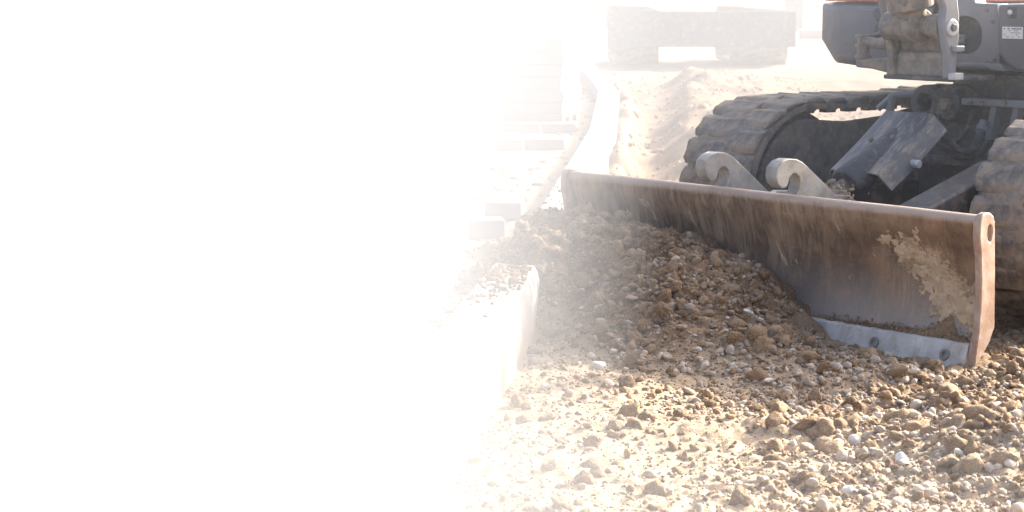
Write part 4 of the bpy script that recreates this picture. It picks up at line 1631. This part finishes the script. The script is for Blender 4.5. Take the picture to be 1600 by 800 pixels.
    MB().tube(curve([L(1462, -20, v=.70), L(1466, 2, v=.70), L(1462, 20, v=.72), L(1466, 34, v=.76)]), .009, 10).build('hydraulic_hose', M['hose'], swing)
    q = L(1377, 22, v=.86)
    MB().tube([(q[0], .9, q[2]), (q[0], .84, q[2])], .022, 16).build('hose_port', M['dark_paint'], swing, .004)
    q = L(1378, 46, v=.86)
    MB().tube([(q[0], .9, q[2]), (q[0], .84, q[2])], .024, 16).build('hose_port', M['dark_paint'], swing, .004)
    return e


exc = excavator()


# ------------------------------------------------------------------ the second machine, far back
def far_machine():
    p = G(1102, 110, 0.0)
    y0 = p[1]
    k = y0 / FPX
    e = empty('excavator', (p[0], y0, 0), 0.0)
    tag(e, 'second dark digger facing the camera far back in the added haze, its blade raised', 'excavator')
    W = 281 * k
    b = MB()
    zt, zb = CAMH - (20 - HZ) * k, CAMH - (72 - HZ) * k
    prof = arc((.02, zt), .025, 20, 200, 6) + [(.02, (zt + zb) / 2), (-.02, zb), (.03, zb), (.07, (zt + zb) / 2), (.05, zt)]
    b.prism(prof, -W / 2, W / 2, 'u')
    b.build('dozer_blade', M['dark_paint'], e, .006)
    for sd in (-1, 1):
        u0, u1 = (-W / 2 + .02, -W / 2 + .02 + .45) if sd < 0 else (W / 2 - .60, W / 2 - .02)
        track(e, u0, u1, (.75, .31, .28), (2.2, .31, .28), 30, False)
        MB().prism([(.8, .22), (.8, .40), (2.1, .40), (2.1, .22)], (u0 + u1) / 2 - .1, (u0 + u1) / 2 + .1, 'u').build('track_frame', M['dark_paint'], e, .01)
    b = MB()
    b.prism([(.0, zt - .1), (.9, .50), (1.5, .50), (1.5, .36), (.9, .36), (.0, zb + .03)], -.25, -.15, 'u')
    b.prism([(.0, zt - .1), (.9, .50), (1.5, .50), (1.5, .36), (.9, .36), (.0, zb + .03)], .15, .25, 'u')
    b.build('blade_arm', M['dark_paint'], e, .006)
    MB().box((0, 1.5, .45), (.9, .9, .18)).build('centre_frame', M['dark_paint'], e, .02)
    MB().box((0, 1.6, .98), (W * .92, 1.7, .5)).build('upper_body', M['house'], e, .05)
    MB().box((-.42 * W, .72, .66), (.30, .10, .05)).build('step', M['white_post'], e, .01)  # white bar painted to stand in for a sunlit track top
    MB().box((.36 * W, .72, .66), (.34, .10, .05)).build('step', M['white_post'], e, .01)  # second white bar, sunlight put into its paint
    MB().box((.35, 1.7, 1.75), (.9, 1.0, 1.05)).build('cab', M['dark_glass'], e, .04)


far_machine()


# ------------------------------------------------------------------ far background, mostly lost in the added haze
def facade():
    y = 44.0
    e = empty('site_building', (-6.2, y, 0), 0)
    tag(e, 'long pale building with tall dark windows at the back left of the site', 'building')
    W = 16.0
    MB().box((0, 1.5, 3.2), (W, 3.0, 6.4)).build('wall', M['wall'], e, .02)
    MB().box((0, 1.4, 6.48), (W + .4, 3.4, .16)).build('roof', M['frame_paint'], e, .02)
    for i in range(11):
        x_ = -7.2 + 1.42 * i
        f = MB().box((x_, -.02, 1.55), (1.0, .06, 2.5)).build('window', M['white_post'], e, .01)
        for q in (-1, 1):
            MB().box((x_ + q * .235, -.06, 1.55), (.40, .03, 2.3)).build('pane', M['dark_glass'], f)
    return e


facade()
for px, d_, w_ in ((806, 34.0, .16), (893, 36.0, .22), (903, 37.5, .10), (1262, 33.0, .18), (1272, 36.0, .10)):
    x_ = (px - 800) / FPX * d_
    lab = {806: 'white site post in front of the building windows', 893: 'stout white post left of the hedge', 903: 'thin white post next to the stout one by the hedge',
           1262: 'white post behind the excavator body at the right', 1272: 'thin white post right of the excavator body behind'}[px]
    o = MB().tube([(x_, d_, -.1), (x_, d_, 2.4), (x_, d_, 2.45)], [w_ / 2, w_ / 2, w_ / 3], 14).build('site_post', M['white_post'], None)
    tag(o, lab, 'post')


def hedge(px0, px1, d_, hgt, label):
    x0, x1 = (px0 - 800) / FPX * d_, (px1 - 800) / FPX * d_
    e = empty('hedge', ((x0 + x1) / 2, d_, 0), 0)
    tag(e, label, 'hedge')
    r = np.random.default_rng(int(px0))
    n = 2600
    w = x1 - x0
    c = np.stack([r.uniform(-w / 2, w / 2, n), r.uniform(-.45, .45, n), r.uniform(.15, hgt, n)], 1)
    c[:, 2] *= 1 + .25 * np.sin(c[:, 0] * 5) * (c[:, 2] / hgt)
    t1, t2 = r.normal(size=(n, 3)), r.normal(size=(n, 3))
    t1 /= np.linalg.norm(t1, axis=1)[:, None]
    t2 -= t1 * np.sum(t1 * t2, 1)[:, None]
    t2 /= np.linalg.norm(t2, axis=1)[:, None]
    s = r.uniform(.05, .10, (n, 1))
    V = np.stack([c - t1 * s, c + t2 * s * .5, c + t1 * s, c - t2 * s * .5], 1).reshape(-1, 3)
    F = np.arange(n * 4).reshape(n, 4)
    f = link('foliage', tri_mesh('foliage', V, F, False), M['leaf'], e)
    f['kind'] = 'stuff'
    b = MB()
    for i in range(5):
        xx = -w / 2 + w * (i + .5) / 5
        b.tube([(xx, 0, -.05), (xx + .04, .02, hgt * .4), (xx - .03, 0, hgt * .8)], [.03, .022, .01], 8)
    b.build('stems', M['bark'], e)['kind'] = 'stuff'


hedge(898, 966, 38.0, 1.0, 'green hedge behind the site between the white posts')
hedge(1230, 1266, 35.0, .95, 'yellow green hedge glimpsed between the two machines')
# long low kerb of the road behind
for (px0, px1, py) in ((1250, 1320, 62),):
    a, b_ = G(px0, py), G(px1 + 60, py)
    o = MB().box(((a[0] + b_[0]) / 2, a[1], .06), (b_[0] - a[0], .3, .16)).build('road_kerb', M['kerb'], None, .01)
    tag(o, 'pale road kerb far back behind the excavator body', 'kerb stone')


# ------------------------------------------------------------------ added haze volume imitating a white fade over the left and back
def dust():
    b = MB()
    b.box((-1.0, 20.5, .2), (26.0, 38.0, 2.4))
    o = b.build('fade_haze', None, None)
    o.data.materials.clear()
    m = bpy.data.materials.new('dust')  # haze material of the added white fade
    m.use_nodes = True
    nt = m.node_tree
    nt.nodes.clear()
    outn = nt.nodes.new('ShaderNodeOutputMaterial')
    vol = nt.nodes.new('ShaderNodeVolumePrincipled')
    pass
    vol.inputs['Anisotropy'].default_value = .25
    nt.links.new(vol.outputs[0], outn.inputs['Volume'])
    sep = node(nt, 'ShaderNodeSeparateXYZ')
    nt.links.new(pos_vec(nt), sep.inputs[0])
    X, Y, Z = sep.outputs
    TB = 242 / FPX                               # the edge of the thick bank runs out at this bearing
    d = math_n(nt, 'SUBTRACT', math_n(nt, 'MULTIPLY', Y, TB), X)
    dp = math_n(nt, 'MAXIMUM', d, 0.0)
    left = math_n(nt, 'MULTIPLY', math_n(nt, 'POWER', dp, 1.4), FADE_K)
    nt.links.new(mix(nt, math_n(nt, 'DIVIDE', math_n(nt, 'SUBTRACT', -.04, X), .34, clamp=True), FADE_COL, FADE_BRIGHT), vol.inputs['Color'])
    left = math_n(nt, 'MINIMUM', left, FADE_MAX)
    left = math_n(nt, 'MULTIPLY', left, math_n(nt, 'DIVIDE', math_n(nt, 'SUBTRACT', 7.9, Y), 3.2, clamp=True))
    rise = math_n(nt, 'DIVIDE', math_n(nt, 'SUBTRACT', Y, 6.1), .8, clamp=True)
    thin = math_n(nt, 'DIVIDE', math_n(nt, 'SUBTRACT', 14.0, Y), 5.0, clamp=True)
    back = math_n(nt, 'MULTIPLY', rise, math_n(nt, 'ADD', FADE_BACK, math_n(nt, 'MULTIPLY', thin, FADE_MID)))
    dens = math_n(nt, 'ADD', left, back)
    # a low wisp added below the camera's sight line, whitening the foreground
    veil = math_n(nt, 'SUBTRACT', math_n(nt, 'MULTIPLY', math_n(nt, 'SUBTRACT', 5.7, Y), .19), Z)
    veil = math_n(nt, 'MULTIPLY', math_n(nt, 'DIVIDE', veil, .22, clamp=True), math_n(nt, 'DIVIDE', math_n(nt, 'SUBTRACT', Y, 3.2), .8, clamp=True))
    dens = math_n(nt, 'ADD', dens, math_n(nt, 'MULTIPLY', veil, math_n(nt, 'ADD', .10, math_n(nt, 'MULTIPLY', math_n(nt, 'SUBTRACT', .52, X, None, True), 1.0))))
    top = math_n(nt, 'DIVIDE', math_n(nt, 'SUBTRACT', 1.4, Z), .3, clamp=True)
    start = math_n(nt, 'DIVIDE', math_n(nt, 'SUBTRACT', Y, 1.5), .2, clamp=True)
    dens = math_n(nt, 'MULTIPLY', math_n(nt, 'MULTIPLY', dens, top), start)
    nt.links.new(dens, vol.inputs['Density'])
    m.cycles.volume_step_rate = .12
    o.data.materials.append(m)
    tag(o, 'added white haze imitating a fade over the left and the back of the site', 'dust', kind='stuff')


FADE_COL, FADE_BRIGHT = (.285, .305, .33), (.44, .485, .545)      # haze tone, and a brighter one offsetting self-shadow on the left
FADE_K, FADE_MAX, FADE_BACK, FADE_MID = 1.22, 1.0, .028, .11
dust()
